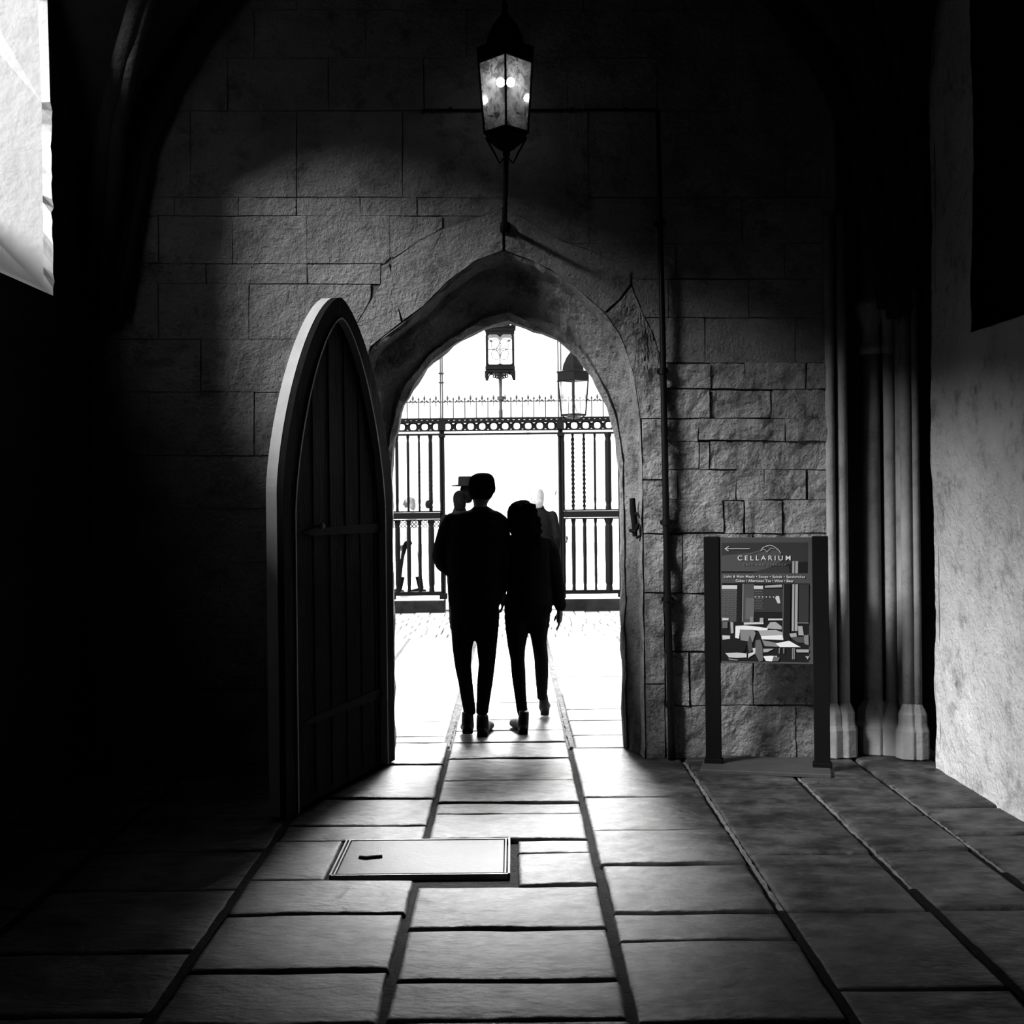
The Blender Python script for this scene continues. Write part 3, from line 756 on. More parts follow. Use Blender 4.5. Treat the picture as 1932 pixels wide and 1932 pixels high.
# ------------------------------------------------------------------ iron screen across the far side of the court
GY = 17.6
scr = thing('iron_screen', 'tall black ironwork gate screen with spiked cresting across the courtyard', 'gate', (0, GY, 0))
def gx(px, py): return at(px, py, GY)
def gz(py): return H + (940 - py) / F * GY
def gX(px): return (px - 966) / F * GY + 0.0
def part(name, fn, m='iron', parent=scr, smooth=False, bevel=0):
    bm = bmesh.new(); fn(bm); return build(name, bm, m, parent, smooth, bevel)
GZ0 = 0.18
zr0, zr1, zr2, zr3 = gz(788), gz(797), gz(811), gz(817.5)
XA, XB = gX(585), gX(1325)
def rails(bm):
    box(bm, XA, XB, -.06, .06, zr1, zr1 + .035); box(bm, XA, XB, -.04, .04, zr1 + .045, zr0 + .004)
    x = XA
    while x < XB: box(bm, x, x + .05, -.065, .065, zr1+.033, zr1 + .05); x += .078
part('top_rail', rails, bevel=.004)
def frieze(bm):                                        # pierced band
    x = XA + .02; w = gX(21.7 + 966) ; w = 21.7 / F * GY
    k0 = gX(748.5)
    n0 = -3
    for n in range(-3, 24):
        a = k0 + n * w; b = a + w
        if b > XB: break
        c = (a + b) / 2; r = w * .27; zc = (zr1 + zr2) / 2; hh = (zr1 - zr2) / 2
        out = [(a, zc-hh), (b, zc-hh), (b, zc+hh), (a, zc+hh)]
        m = 16
        ins = []
        for k in range(m):
            th = 2*PI*(k + .5)/m; cs, sn = math.cos(th), math.sin(th)
            q_ = (abs(cs)**3 + abs(sn)**3) ** (-1/3)
            ins.append((c + cs*r*q_, zc + sn*hh*.84*q_))
        ous = []
        for k in range(m):
            th = 2*PI*(k + .5)/m; cs, sn = math.cos(th), math.sin(th); q_ = 1/max(abs(cs), abs(sn))
            ous.append((c + cs*q_*w/2, zc + sn*q_*hh))
        vi = [bm.verts.new((x_, -.02, z_)) for x_, z_ in ins]; vo = [bm.verts.new((x_, -.02, z_)) for x_, z_ in ous]
        wi = [bm.verts.new((x_, .02, z_)) for x_, z_ in ins]; wo = [bm.verts.new((x_, .02, z_)) for x_, z_ in ous]
        bridge(bm, vi, vo); bridge(bm, wi, wo); bridge(bm, vi, wi)
part('frieze', frieze)
part('frieze_rail', lambda bm: (box(bm, XA, XB, -.04, .04, zr2 - .012, zr2 + .005), box(bm, XA, XB, -.04, .04, zr3 - .02, zr3 + .006)))
# spikes and finials above
zc_ = gz(757)
part('crest_rail', lambda bm: box(bm, XA, XB, -.008, .008, zc_ - .007, zc_ + .007), 'iron_soft')
def spike(bm, x, zt):
    tube(bm, [(x, 0, zr0), (x, 0, zt - .05), (x, 0, zt - .03), (x, 0, zt)], [.008, .008, .016, .002], 6)
def fleur(bm, x):
    tube(bm, [(x, 0, zc_ - .07), (x, 0, zc_ + .02), (x, 0, zc_ + .05), (x, 0, zc_ + .10)], [.004, .007, .018, .003], 6)
    for s in (-1, 1): tube(bm, [(x, 0, zc_ - .01), (x + s*.035, 0, zc_ + .02), (x + s*.05, 0, zc_ - .005)], [.006, .012, .012], 6, True)
w = 21.75 / F * GY
for n in range(-2, 22):
    x = gX(770) + n * w
    if XA + .05 < x < XB - .05:
        if abs(x - gX(835)) < .05 or abs(x - gX(945)) < .05 or abs(x - gX(1058)) < .05: continue
        part('spike', lambda bm: spike(bm, x, gz(748)), 'iron_soft'); 
for n in range(-2, 22):
    x = gX(770) + (n + .5) * w
    if XA + .05 < x < XB - .05: part('finial', lambda bm: fleur(bm, x), 'iron_soft')
# posts
def post(bm, px, w_, ztop):
    x = gX(px)
    box(bm, x - w_, x - w_*.25, -.05, .05, GZ0, zr0); box(bm, x + w_*.25, x + w_, -.05, .05, GZ0, zr0); box(bm, x - w_*.6, x + w_*.6, -.02, .05, GZ0, zr0)
    box(bm, x - w_*1.3, x + w_*1.3, -.07, .07, zr3 - .05, zr3); box(bm, x-w_*1.6, x+w_*1.6, -.08, .08, GZ0, GZ0 + .08)
    box(bm, x - w_*1.5, x + w_*1.5, -.08, .08, zr2, zr1)
def shaftp(bm, px, zb, ztop, w_):
    x = gX(px); tube(bm, [(x - w_, 0, zb), (x - w_, 0, ztop)], .010, 8); tube(bm, [(x + w_, 0, zb), (x + w_, 0, ztop)], .010, 8)
    lathe(bm, [(.03, 0), (.05, .015), (.03, .03)], (x, 0, gz(705)), 12); lathe(bm, [(.03, 0), (.055, .012), (.03, .024)], (x, 0, gz(722)), 12)
part('post', lambda bm: post(bm, 835, .034, 0), bevel=.003)
part('post', lambda bm: post(bm, 1058.5, .034, 0), bevel=.003)
part('standard', lambda bm: shaftp(bm, 835, zr0, gz(640), .013), 'iron_soft')
part('standard', lambda bm: shaftp(bm, 1058, zr0, gz(600), .020), 'iron_soft')
part('post', lambda bm: post(bm, 1169, .014, 0))
part('post', lambda bm: post(bm, 737, .020, 0))
# side panels
zm0, zm1, zbt = gz(964), gz(979), gz(1117)
def panel(pa, pb):
    xa, xb = gX(pa), gX(pb)
    part('mid_rail', lambda bm: (box(bm, xa, xb, -.05, .05, zm1 + .012, zm0 - .012), box(bm, xa, xb, -.06, .06, zm0 - .008, zm0 + .012), box(bm, xa, xb, -.06, .06, zm1 - .012, zm1 + .006)))
    part('bottom_rail', lambda bm: (box(bm, xa, xb, -.04, .04, zbt - .035, zbt - .005), box(bm, xa, xb, -.04, .04, zbt + .0, zbt + .02), box(bm, xa, xa+.03, -.03, .03, GZ0, zbt), box(bm, xb-.03, xb, -.03, .03, GZ0, zbt)))
def twist(bm, x, z0, z1, r):
    n = int((z1 - z0) / .022)
    for s in (0, PI):
        tube(bm, [(x + r*.6*math.cos(k*1.1 + s), r*.6*math.sin(k*1.1 + s), z0 + (z1-z0)*k/n) for k in range(n+1)], r*.45, 5)
def bar(bm, x, z0, z1, r, ztw=None):
    tube(bm, [(x, 0, z0), (x, 0, z0+.09), (x, 0, z0 + .13), (x, 0, z1 - .13), (x, 0, z1-.09), (x, 0, z1)], [r, r*.8, r, r, r*.8, r*1.3], 8)
def corner(bm, x, z, sx, sz, r=.09):                   # spandrel web at the head of a light
    n = 6; arc = [(x + sx*r*(1 - math.cos(k/n*PI/2)), z + sz*r*(1 - math.sin(k/n*PI/2))) for k in range(n+1)]
    prism(bm, [(x, z)] + arc, -.015, .015)
panel(741, 833); panel(1061, 1168)
barsL = [(749.5, .020, 0), (770.5, .016, 0), (791.5, .014, 1), (813, .024, 1)]
barsR = [(1063.5, .016, 0), (1081.5, .020, 2), (1102.5, .018, 2), (1123, .014, 0), (1148, .038, 0)]
for lst, edges in ((barsL, (737, 833)), (barsR, (1061, 1168))):
    for px, r, tw in lst:
        x = gX(px)
        part('bar', lambda bm: bar(bm, x, zm0, zr3, r * (.85 if tw == 2 else 1.2)))
        if tw: part('twisted_bar', lambda bm: twist(bm, x, zm0, zm0 + (.75 if tw == 1 else 1.05), r*1.35))
        part('bar', lambda bm: bar(bm, x, zbt, zm1, r * (1.8 if edges[0] == 737 else 1.45)))
    xs = [gX(edges[0])] + [gX(b[0]) for b in lst] + [gX(edges[1])]
    for a, b in zip(xs, xs[1:]):
        if b - a < .06: continue
        rr = min(.07, (b-a)*.38)
        for zz, sz, q_ in ((zr3, -1, rr), (zbt, 1, rr*.5)):
            part('spandrel', lambda bm: (corner(bm, a, zz, 1, sz, q_), corner(bm, b, zz, -1, sz, q_), box(bm, a, b, -.014, .014, zz, zz + .006)))
    def quatre(bm):
        for a, b in zip(xs, xs[1:]):
            if b - a < .06: continue
            for i in range(3):
                for j in range(2):
                    cx = a + (b-a)*(i+.5)/3; cz = zm1 - .035 - j*.055
                    n = 10; rr = .022
                    tube(bm, [(cx + rr*math.cos(2*PI*k/n), 0, cz + rr*math.sin(2*PI*k/n)) for k in range(n+1)], .006 if edges[0] == 737 else .003, 5)
    if edges[0] == 737: part('tracery', quatre, 'iron_soft')
part('lock_box', lambda bm: (ball(bm, (gX(809), -.06, gz(950)), (.05, .03, .06), 12), box(bm, gX(804), gX(816), -.07, .02, gz(957), gz(950))), smooth=False)

for px in [585 + 21.6*k_ for k_ in range(7)] + [1190 + 21.6*k_ for k_ in range(7)]:
    x = gX(px); part('bar', lambda bm: bar(bm, x, GZ0, zr3, .020))
for a_, b_ in ((585, 741), (1168, 1325)):
    part('outer_rail', lambda bm: (box(bm, gX(a_), gX(b_), -.04, .04, zm1, zm0), box(bm, gX(a_), gX(b_), -.03, .03, zbt - .035, zbt)))
# lantern standing on the screen
gl = thing('gate_lantern', 'square black-framed lantern with leaded quatrefoil panes on top of the gate', 'lantern', (gX(946.5), GY, zr0))
def lz(py): return gz(py) - zr0
def lp(name, fn, m='iron', bevel=0): return part(name, fn, m, gl, False, bevel)
k = GY / F
def stem(bm):
    lathe(bm, [(.028, 0), (.028, lz(775)), (.020, lz(770)), (.022, lz(756)), (.05, lz(754)), (.05, lz(748)), (.02, lz(746)), (.026, lz(715)), (.03, lz(705))], (0, 0, 0), 12)
lp('stem', stem, 'iron_soft')
def sqr(bm, r, z0, z1): box(bm, -r, r, -r, r, z0, z1)
def tray(bm):
    sqr(bm, 26.5*k, lz(702.5), lz(700.5)); sqr(bm, 27.5*k, lz(699), lz(693.5)); sqr(bm, 25.5*k, lz(693.5), lz(691.5))
    for sx in (-1, 1):
        for sy in (-1, 1): box(bm, sx*26*k - .02, sx*26*k + .02, sy*26*k-.02, sy*26*k+.02, lz(715), lz(702))
    for s in (-1, 1):
        for y in (-25*k, 25*k):
            for j in range(3):
                c = Vector((s*(3+j*4.2)*k, y, lz(708 - j*.5))); n = 10; r = .028 - .004*j
                tube(bm, [c + Vector((r*math.cos(2*PI*i/n), 0, r*math.sin(2*PI*i/n))) for i in range(n+1)], .009, 5)
            tube(bm, [(s*24*k, y, lz(712)), (s*21*k, y, lz(704)), (s*15*k, y, lz(703))], .010, 5)
    tube(bm, [(-26*k, 0, lz(703)), (26*k, 0, lz(703))], .012, 6)
lp('scroll_tray', tray)
def frame(bm):
    for sx in (-1, 1):
        for sy in (-1, 1):
            x, y = sx*24.6*k, sy*24.6*k; box(bm, x-.016, x+.016, y-.016, y+.016, lz(693), lz(630))
    for y in (-24.6*k, 24.6*k):
        for sx in (-1, 1):
            prism(bm, [(sx*24.6*k, lz(633)), (sx*24.6*k, lz(640)), (sx*20*k, lz(634)), (sx*6*k, lz(634)), (0, lz(639)), (0, lz(631)), (sx*24.6*k, lz(631))], y-.01, y+.01)
            prism(bm, [(sx*24.6*k, lz(692)), (sx*24.6*k, lz(686)), (sx*20*k, lz(690)), (sx*5*k, lz(690)), (0, lz(688)), (0, lz(692.5))], y-.01, y+.01)
lp('frame', frame)
def corn(bm):
    sqr(bm, 26*k, lz(632), lz(627)); sqr(bm, 27.5*k, lz(627), lz(620.5)); sqr(bm, 30*k, lz(620.5), lz(618))
    for y in (-29*k, 29*k):
        for i in range(6):
            x = (-25 + i*10)*k
            prism(bm, [(x-4*k, lz(618)), (x-3.6*k, lz(615.5)), (x, lz(613.5)), (x+3.6*k, lz(615.5)), (x+4*k, lz(618))], y-.015, y+.015)
    rs = [[bm.verts.new((sx*r, sy*r, z)) for sx, sy in ((1,1),(-1,1),(-1,-1),(1,-1))] for r, z in ((26*k, lz(618)), (24*k, lz(617)), (6*k, lz(616)), (1*k, lz(615.5)))]
    for a, b in zip(rs, rs[1:]): bridge(bm, a, b)
    bm.faces.new(rs[0]); bm.faces.new(rs[-1])
lp('cornice', corn)
for y in (-24.6*k, 24.6*k):
    bm = bmesh.new(); box(bm, -24*k, 24*k, y-.002, y+.002, lz(693), lz(632)); build('pane', bm, 'glass_clear', gl)
for x in (-24.6*k, 24.6*k):
    bm = bmesh.new(); box(bm, x-.002, x+.002, -24*k, 24*k, lz(693), lz(632)); build('pane', bm, 'glass_clear', gl)
def lead(bm):
    y = -24.8*k; cz = lz(662); cx = 0
    tube(bm, [(-7.5*k, y, cz), (0, y, lz(650)), (7.5*k, y, cz), (0, y, lz(672)), (-7.5*k, y, cz)], .007, 5)
    for a in range(4):
        th = a*PI/2 + PI/4; c = Vector((math.cos(th)*10*k, y, cz + math.sin(th)*12*k)); n = 12
        tube(bm, [c + Vector((9*k*math.cos(2*PI*i/n), 0, 11*k*math.sin(2*PI*i/n))) for i in range(n+1)], .0045, 4)
    for a, b in (((-24*k, lz(640)), (-15*k, lz(649))), ((24*k, lz(640)), (16*k, lz(648))), ((-24*k, cz), (-8*k, cz)), ((24*k, cz), (8*k, cz)), ((0, lz(672)), (0, lz(690)))):
        tube(bm, [(a[0], y, a[1]), (b[0], y, b[1])], .005, 4)
    for s in (-1, 1): ball(bm, (s*17*k, y, lz(646)), (.02, .006, .016), 8)
lp('leading', lead, 'iron_soft')

# ------------------------------------------------------------------ pale buildings across the street
bm = bmesh.new(); box(bm, -22, 22, 44, 46, 0, 7.5)
fac = build('facade', bm, 'facade'); fac['label'] = 'pale stone building with tall windows seen beyond the gate'; fac['category'] = 'building'; fac['kind'] = 'thing'
for i in range(9):
    for zz in (1.6,):
        bm = bmesh.new(); x = -13 + i*3.2; n = 8
        poly = [(x-.75, zz), (x+.75, zz), (x+.75, zz+3.0)] + [(x+.75*math.cos(PI*k_/n), zz+3.0+.9*math.sin(PI*k_/n)**.8) for k_ in range(1, n)] + [(x-.75, zz+3.0)]
        prism(bm, poly, 43.93, 44.0); build('window', bm, 'facwin', fac)

# ------------------------------------------------------------------ menu stand
bx, by = 1.50, 7.235
RZ = math.radians(-13)
st = thing('sign_stand', 'freestanding black menu stand with a cafe poster and a left-pointing arrow', 'sign', (bx, by, 0), RZ)
def sp(name, fn, m, bevel=0, label=None):
    bm = bmesh.new(); fn(bm); return build(name, bm, m, st, False, bevel, label=label)
sp('base_plate', lambda bm: box(bm, -.38, .36, -.20, .22, .0, .024), 'signbase', .004)
for s in (-1, 1):
    def fn(bm):
        x = s*.315; 
        a = [bm.verts.new(p) for p in ((x-.046, -.024, .02), (x+.046, -.024, .02), (x+.046, .024, .02), (x-.046, .024, .02))]
        b = [bm.verts.new(p) for p in ((x-.046, -.024, 1.378), (x+.046, -.024, 1.378), (x+.046, .024, 1.378), (x-.046, .024, 1.378))]
        bridge(bm, a, b); bm.faces.new(a); bm.faces.new(b)
        box(bm, x-.055, x+.055, -.035, .035, .02, .05)
    sp('post', fn, 'signpost', .004)
PX0, PX1, PZ0, PZ1 = -.270, .270, .625, 1.372
pf = sp('poster_frame', lambda bm: box(bm, PX0, PX1, -.016, .012, PZ0, PZ1), 'ink6', .002)
# printed picture: pieces measured on a 1546 x 1932 enlargement of the poster
def zp(zx, zy):
    # follow the slight lean of the poster in the enlargement
    l = 128 + (zy - 40) * 0.026; r = 1362 + (zy - 40) * 0.020
    u = (zx - l) / (r - l); v = (zy - 40) / (1830 - 40)
    return PX0 + u*(PX1-PX0), PZ1 - v*(PZ1-PZ0)
bm = bmesh.new(); inks = ['ink1', 'ink3', 'ink6', 'ink10', 'ink18', 'ink30', 'ink48', 'ink65']; lay = [0]
def ink(pts, g):
    lay[0] += 1; y = -.0168 - lay[0]*.00004
    f = bm.faces.new([bm.verts.new((zp(*p)[0], y, zp(*p)[1])) for p in pts]); f.material_index = inks.index('ink%d' % g)
R_ = lambda a, b, c, d: [(a, b), (c, b), (c, d), (a, d)]
ink(R_(168, 112, 1310, 545), 3); ink([(168,300),(600,250),(900,200),(1000,360),(700,520),(168,520)], 6); ink([(168,520),(600,520),(900,480),(1100,400),(1310,380),(1310,545),(168,545)], 1)
ink([(600,530),(800,470),(1060,440),(1080,545),(620,545)], 3)
ink(R_(1108, 375, 1135, 545), 30); ink(R_(1148, 375, 1182, 545), 30)
ink(R_(180, 690, 1335, 1800), 1)
ink(R_(180, 722, 380, 1240), 6)
for j in range(14):
    yy_ = 790 + j*26
    for i in range(4):
        xa = 188 + i*50 + (j % 2)*18
        ink(R_(xa, yy_, min(xa+36, 384), yy_+13), 10)
ink(R_(178, 722, 384, 775), 48)
ink(R_(468, 700, 612, 1250), 6); ink(R_(500, 900, 612, 1200), 10)
ink(R_(455, 700, 468, 1240), 18)
ink(R_(612, 770, 990, 1100), 3)
for j in range(8):
    for i in range(3): ink(R_(620 + i*34 + (j%2)*12, 800 + j*34, 646 + i*34 + (j%2)*12, 812 + j*34), 10)
ink(R_(606, 724, 728, 772), 48); ink([(750,724),(975,706),(978,745),(752,752)], 30)
for i in range(6): ink([(628+i*48+9*math.cos(t*PI/3), 884+9*math.sin(t*PI/3)) for t in range(6)], 48)
ink([(900,870),(940,870),(958,970),(925,975),(890,900)], 48)
ink(R_(990, 700, 1000, 1490), 10); ink(R_(1000, 700, 1090, 1500), 1)
ink(R_(1112, 700, 1138, 1360), 30); ink(R_(1150, 700, 1185, 1360), 30); ink(R_(1140, 700, 1148, 1360), 3)
ink(R_(1200, 700, 1330, 1240), 3)
ink([(190,1185),(278,1190),(275,1222),(192,1225)], 48); ink(R_(195,1240,265,1335), 10); ink([(300,1242),(340,1250),(345,1400),(310,1410)], 30)
ink([(480,1250),(740,1240),(742,1270),(480,1280)], 48); ink([(560,1170),(600,1165),(610,1250),(560,1250)], 18); ink(R_(690,1180,738,1245), 30)
ink([(800,1190),(990,1188),(990,1210),(800,1215)], 48); ink([(830,1240),(900,1235),(980,1300),(980,1340),(770,1330)], 30)
ink([(370,1300),(500,1290),(690,1310),(800,1330),(780,1375),(650,1360),(430,1350),(420,1480),(368,1470)], 65)
ink([(430,1355),(610,1350),(640,1400),(600,1530),(540,1520),(440,1500)], 18)
ink([(670,1360),(900,1350),(990,1380),(1005,1490),(720,1480),(700,1420)], 30); ink([(710,1440),(990,1420),(1005,1490),(720,1486)], 65)
ink([(195,1435),(300,1440),(300,1485),(200,1500)], 48); ink([(205,1510),(360,1480),(520,1560),(500,1660),(420,1700),(230,1690)], 1)
ink([(530,1560),(560,1420),(590,1500),(600,1640),(560,1680)], 6); ink([(640,1500),(700,1490),(730,1580),(740,1790),(690,1800),(630,1680)], 10)
ink([(725,1495),(900,1530),(960,1560),(930,1590),(760,1580)], 18)
ink([(900,1540),(1080,1500),(1230,1588),(960,1592)], 65); ink([(1080,1400),(1170,1385),(1180,1440),(1100,1450)], 30)
ink([(1190,1290),(1250,1290),(1270,1420),(1200,1420)], 30); ink([(1270,1420),(1330,1410),(1335,1560),(1280,1540)], 18); ink([(1100,1450),(1270,1440),(1280,1530),(1180,1520)], 6)
ink(R_(1180,1240,1330,1252), 18)
ink([(740,1620),(880,1615),(800,1665),(745,1670)], 30); ink([(1170,1620),(1335,1618),(1338,1660),(1180,1662)], 30)
for xx in (945, 1005, 1120, 1142): ink(R_(xx, 1600, xx+14, 1680 + (80 if xx > 1100 else 0)), 18)
ink([(600,1610),(640,1610),(636,1690),(560,1740),(545,1760),(545,1690),(610,1670)], 48)
ink([(240,1690),(400,1680),(525,1690),(525,1745),(400,1755),(290,1750)], 48); ink([(280,1765),(420,1780),(400,1795),(300,1790)], 18)
ink([(742,1725),(830,1715),(925,1718),(900,1770),(850,1795),(780,1790)], 65); ink([(880,1718),(960,1740),(940,1790),(860,1792)], 10)
ink([(1290,1712),(1342,1715),(1325,1760)], 30)
# arrow and arched emblem
ink(R_(215, 194, 545, 204), 48); ink([(205,199),(258,160),(264,168),(222,199)], 48); ink([(205,199),(258,238),(264,230),(222,199)], 48)
def arc(p, w_, g):
    for a, b in zip(p, p[1:]):
        d = Vector((b[0]-a[0], b[1]-a[1])).normalized(); n = (-d.y*w_, d.x*w_)
        ink([(a[0]-n[0], a[1]-n[1]), (b[0]-n[0], b[1]-n[1]), (b[0]+n[0], b[1]+n[1]), (a[0]+n[0], a[1]+n[1])], g)
arc([(680,235),(710,195),(750,165),(800,150),(850,160),(900,195),(935,230),(955,265)], 4, 48)
arc([(690,225),(740,205),(765,235),(772,250),(785,225),(830,190),(870,200)], 4, 30); arc([(520,285),(600,250),(690,225)], 3, 10); arc([(700,190),(730,170),(790,175),(840,200)], 3, 18)
build('poster', bm, inks, st)
def text(body, zx, zy, size, m, sc=1.0, bold=0.0, align='CENTER'):
    c = bpy.data.curves.new('lettering', 'FONT'); c.body = body; c.size = size; c.align_x = align; c.align_y = 'CENTER'
    c.space_character = sc; c.offset = bold; c.extrude = .0006
    o = bpy.data.objects.new('lettering', c); COL.objects.link(o)
    bpy.context.view_layer.update()
    me = bpy.data.meshes.new_from_object(o.evaluated_get(bpy.context.evaluated_depsgraph_get()))
    bpy.data.objects.remove(o); me.materials.clear(); me.materials.append(M[m])
    o = bpy.data.objects.new('lettering', me); COL.objects.link(o); o.parent = st
    x, z = zp(zx, zy); o.location = (x, -.0205, z); o.rotation_euler = (PI/2, 0, 0)
    xs_ = [v.co.x for v in me.vertices]; return o, max(xs_) - min(xs_)
def fit(body, zx, zy, size, m, width_px, bold=0.0):
    o, w_ = text(body, zx, zy, size, m, 1.0, bold); tgt = width_px / 1234 * (PX1-PX0)
    n = len(body); sc = 1.0
    if tgt > w_: 
        bpy.data.objects.remove(o); sc = 1 + (tgt - w_) / max(1e-6, (n-1) * size * .6); o, w_ = text(body, zx, zy, size, m, sc, bold)
    o.scale.x = tgt / w_
    return o
fit('CELLARIUM', 735, 335, .040, 'ink65', 700, .0002)
fit('CAFE AND TERRACE', 740, 428, .016, 'ink18', 570)
fit('Light & Main Meals \u2022 Soups \u2022 Salads \u2022 Sandwiches', 740, 597, .0205, 'ink48', 1075, .0004)
fit('Cakes \u2022 Afternoon Tea \u2022 Wine \u2022 Beer', 745, 656, .0205, 'ink48', 770, .0004)

# ------------------------------------------------------------------ people
def sil(bm, secs, Yc=0.0, n=18, sh=0.0, caps=True):
    """secs: (py, px_left, px_right, y, depth_radius) measured outline of the figure at its own distance"""
    L_ = []
    for (py, a, b, Y, ry) in secs:
        x, z = at((a + b) / 2, py, Y); L_.append((Vector((x, Y, z)), max(.006, (b - a) / 2 / F * Y - sh), max(.006, ry - sh)))
    if caps:
        for idx, sg in ((0, 1), (-1, -1)):
            p, ra, rb = L_[idx]
            for q_ in (0.6, 0.9) if True else ():
                k_ = math.sqrt(1 - q_*q_); e = (p + Vector((0, 0, sg * q_ * min(ra, rb) * .35)), ra * k_, rb * k_)
                L_ = [e] + L_ if idx == 0 else L_ + [e]
    rs = [ring(bm, p, Vector((1, 0, 0)), Vector((0, 1, 0)), ra, rb, n) for p, ra, rb in L_]
    for r0, r1 in zip(rs, rs[1:]): bridge(bm, r0, r1)
    bm.faces.new(rs[0]); bm.faces.new(rs[-1])
def limb(bm, secs, n=14, sh=0.0):
    """secs: (px, py, y, radius)"""
    tube(bm, [(at(px, py, Y)[0], Y, at(px, py, Y)[1]) for px, py, Y, r in secs], [max(.006, r - sh) for *_, r in secs], n, True)
def finger(bm, pts, r=.0085):
    tube(bm, pts, [r, r*.95, r*.85, r*.7][:len(pts)], 8, True)

def make_man():
    Y = 8.37
    root_loc = Vector((at(905, 1385, Y)[0], Y, 0))
    bm = bmesh.new()
    torso = [(962, 887, 930, Y, .07), (965.5, 868, 941, Y, .085), (970, 855, 949, Y, .10), (986, 843, 955, Y, .125), (1010, 842, 953, Y, .135), (1040, 843, 950, Y, .135), (1075, 845, 946, Y, .125), (1105, 846, 945, Y, .125), (1140, 847, 944, Y, .13), (1165, 851, 942, Y, .12)]
    legL = [(1155, 850, 898, Y, .10), (1185, 851, 897, Y, .10), (1226, 854, 891, Y-.02, .085), (1257, 858, 889, Y-.04, .075), (1290, 865, 892, Y-.08, .068), (1325, 871, 896, Y-.14, .06), (1345, 875, 898, Y-.16, .058)]
    legR = [(1155, 897, 943, Y, .10), (1185, 897.5, 941, Y, .10), (1226, 900, 937, Y, .085), (1251, 903, 934.5, Y, .075), (1288, 900, 930, Y, .07), (1325, 899, 924, Y, .065), (1345, 898, 921, Y, .062)]
    armL = [(853, 984, Y, .062), (842, 1003, Y+.01, .060), (833, 1030, Y+.02, .054), (828, 1052, Y+.03, .050), (834, 1066, Y+.06, .046), (846, 1076, Y+.12, .042), (858, 1084, Y+.18, .038)]
    armR = [(944, 986, Y, .058), (949, 1010, Y, .052), (951, 1045, Y+.02, .046), (951, 1080, Y+.04, .042), (950, 1105, Y+.06, .036), (949, 1116, Y+.07, .028)]
    head = [(896.5, 895, 925, Y-.01, .05), (899, 890, 929.5, Y-.01, .07), (905, 886.5, 932.5, Y-.01, .088), (915, 885, 934, Y, .095), (925, 885.5, 933.5, Y+.01, .095), (935, 887, 930, Y+.02, .088), (944, 890, 925, Y+.02, .072), (951, 892, 921, Y+.01, .058), (960, 892, 922, Y, .058), (970, 890, 926, Y, .06)]
    for s, k in ((torso, .02), (legL, .012), (legR, .012)): sil(bm, s, sh=k)
    sil(bm, head, sh=.006, caps=False)
    limb(bm, armL, sh=.012); limb(bm, armR, sh=.010)
    hc = Vector((at(910, 918, Y)[0], Y + .01, at(910, 918, Y)[1]))
    ball(bm, hc + Vector((0.0, .10, -.01)), (.016, .022, .026), 10)                 # nose, facing away
    for s in (-1, 1): ball(bm, hc + Vector((s*.083, .02, -.012)), (.010, .022, .034), 10)
    ball(bm, hc + Vector((0, .075, -.085)), (.035, .03, .022), 10)
    # right hand hanging between the two, fingers slightly curled
    w0 = P3(949, 1114, Y+.07)
    tube(bm, [w0, w0 + Vector((0, .004, -.04)), w0 + Vector((-.002, .008, -.085))], [(.022, .030), (.024, .040), (.022, .040)], 10, True, up=(1, 0, 0))
    for i, ln in enumerate((.070, .080, .074, .058)):
        b = w0 + Vector((-.002, .036 - i*.020, -.088)); finger(bm, [b, b + Vector((-.004, .002, -ln*.42)), b + Vector((-.014, .004, -ln*.75)), b + Vector((-.028, .004, -ln*.92))], .0095)
    b = w0 + Vector((-.012, .032, -.03)); finger(bm, [b, b + Vector((-.020, .016, -.028)), b + Vector((-.026, .018, -.060))], .0105)
    bm.transform(Matrix.Translation(-root_loc))
    body = build('person', bm, 'skin'); body.location = root_loc; remesh(body, .010, 3)
    body['label'] = 'taller person in dark jacket and trousers walking away through the archway'; body['category'] = 'person'
    def child(name, m, fn, vox=.010, sm=4):
        bm = bmesh.new(); fn(bm); bm.transform(Matrix.Translation(-root_loc)); o = build(name, bm, m, body); remesh(o, vox, sm); return o
    def jk(bm):
        sil(bm, torso[:-1]); limb(bm, armL); limb(bm, armR)
        sil(bm, [(958, 891, 923, Y+.01, .064), (966, 886, 930, Y, .078), (975, 860, 946, Y, .09)])
        sil(bm, [(1100, 845, 946, Y, .13), (1134, 846, 946, Y, .14), (1142, 847, 945, Y, .138)], caps=False)
    child('jacket', 'coat', jk)
    def tr(bm): sil(bm, torso[-3:], sh=.004); sil(bm, legL); sil(bm, legR)
    child('trousers', 'denim', tr)
    def hr(bm):
        sil(bm, [(892, 904, 917, Y-.02, .03), (893.3, 898, 923, Y-.02, .055), (896, 892, 928, Y-.02, .075), (900, 887.5, 931.5, Y-.02, .09), (908, 884, 934, Y-.015, .10), (920, 883.5, 935, Y-.012, .10), (931, 885.5, 932, Y-.012, .088), (942, 889.5, 926, Y-.02, .06)], caps=False)
    child('hair', 'hair', hr)
    for (px, py, yy_, lift, hw, out) in ((883, 1383, 8.24, .045, .046, -.012), (911, 1386, 8.36, .0, .048, .03)):
        bm = bmesh.new(); x = at(px, py, yy_)[0]
        P = [Vector((x, yy_-.07, .035+lift)), Vector((x, yy_-.03, .045+lift)), Vector((x+out*.3, yy_+.06, .048+lift*.6)), Vector((x+out, yy_+.16, .036+lift*.3)), Vector((x+out*1.3, yy_+.22, .028+lift*.1))]
        tube(bm, P, [(hw*.75, .036), (hw*.9, .044), (hw, .046), (hw*1.08, .034), (hw*.7, .022)], 12, True, up=(1, 0, 0))
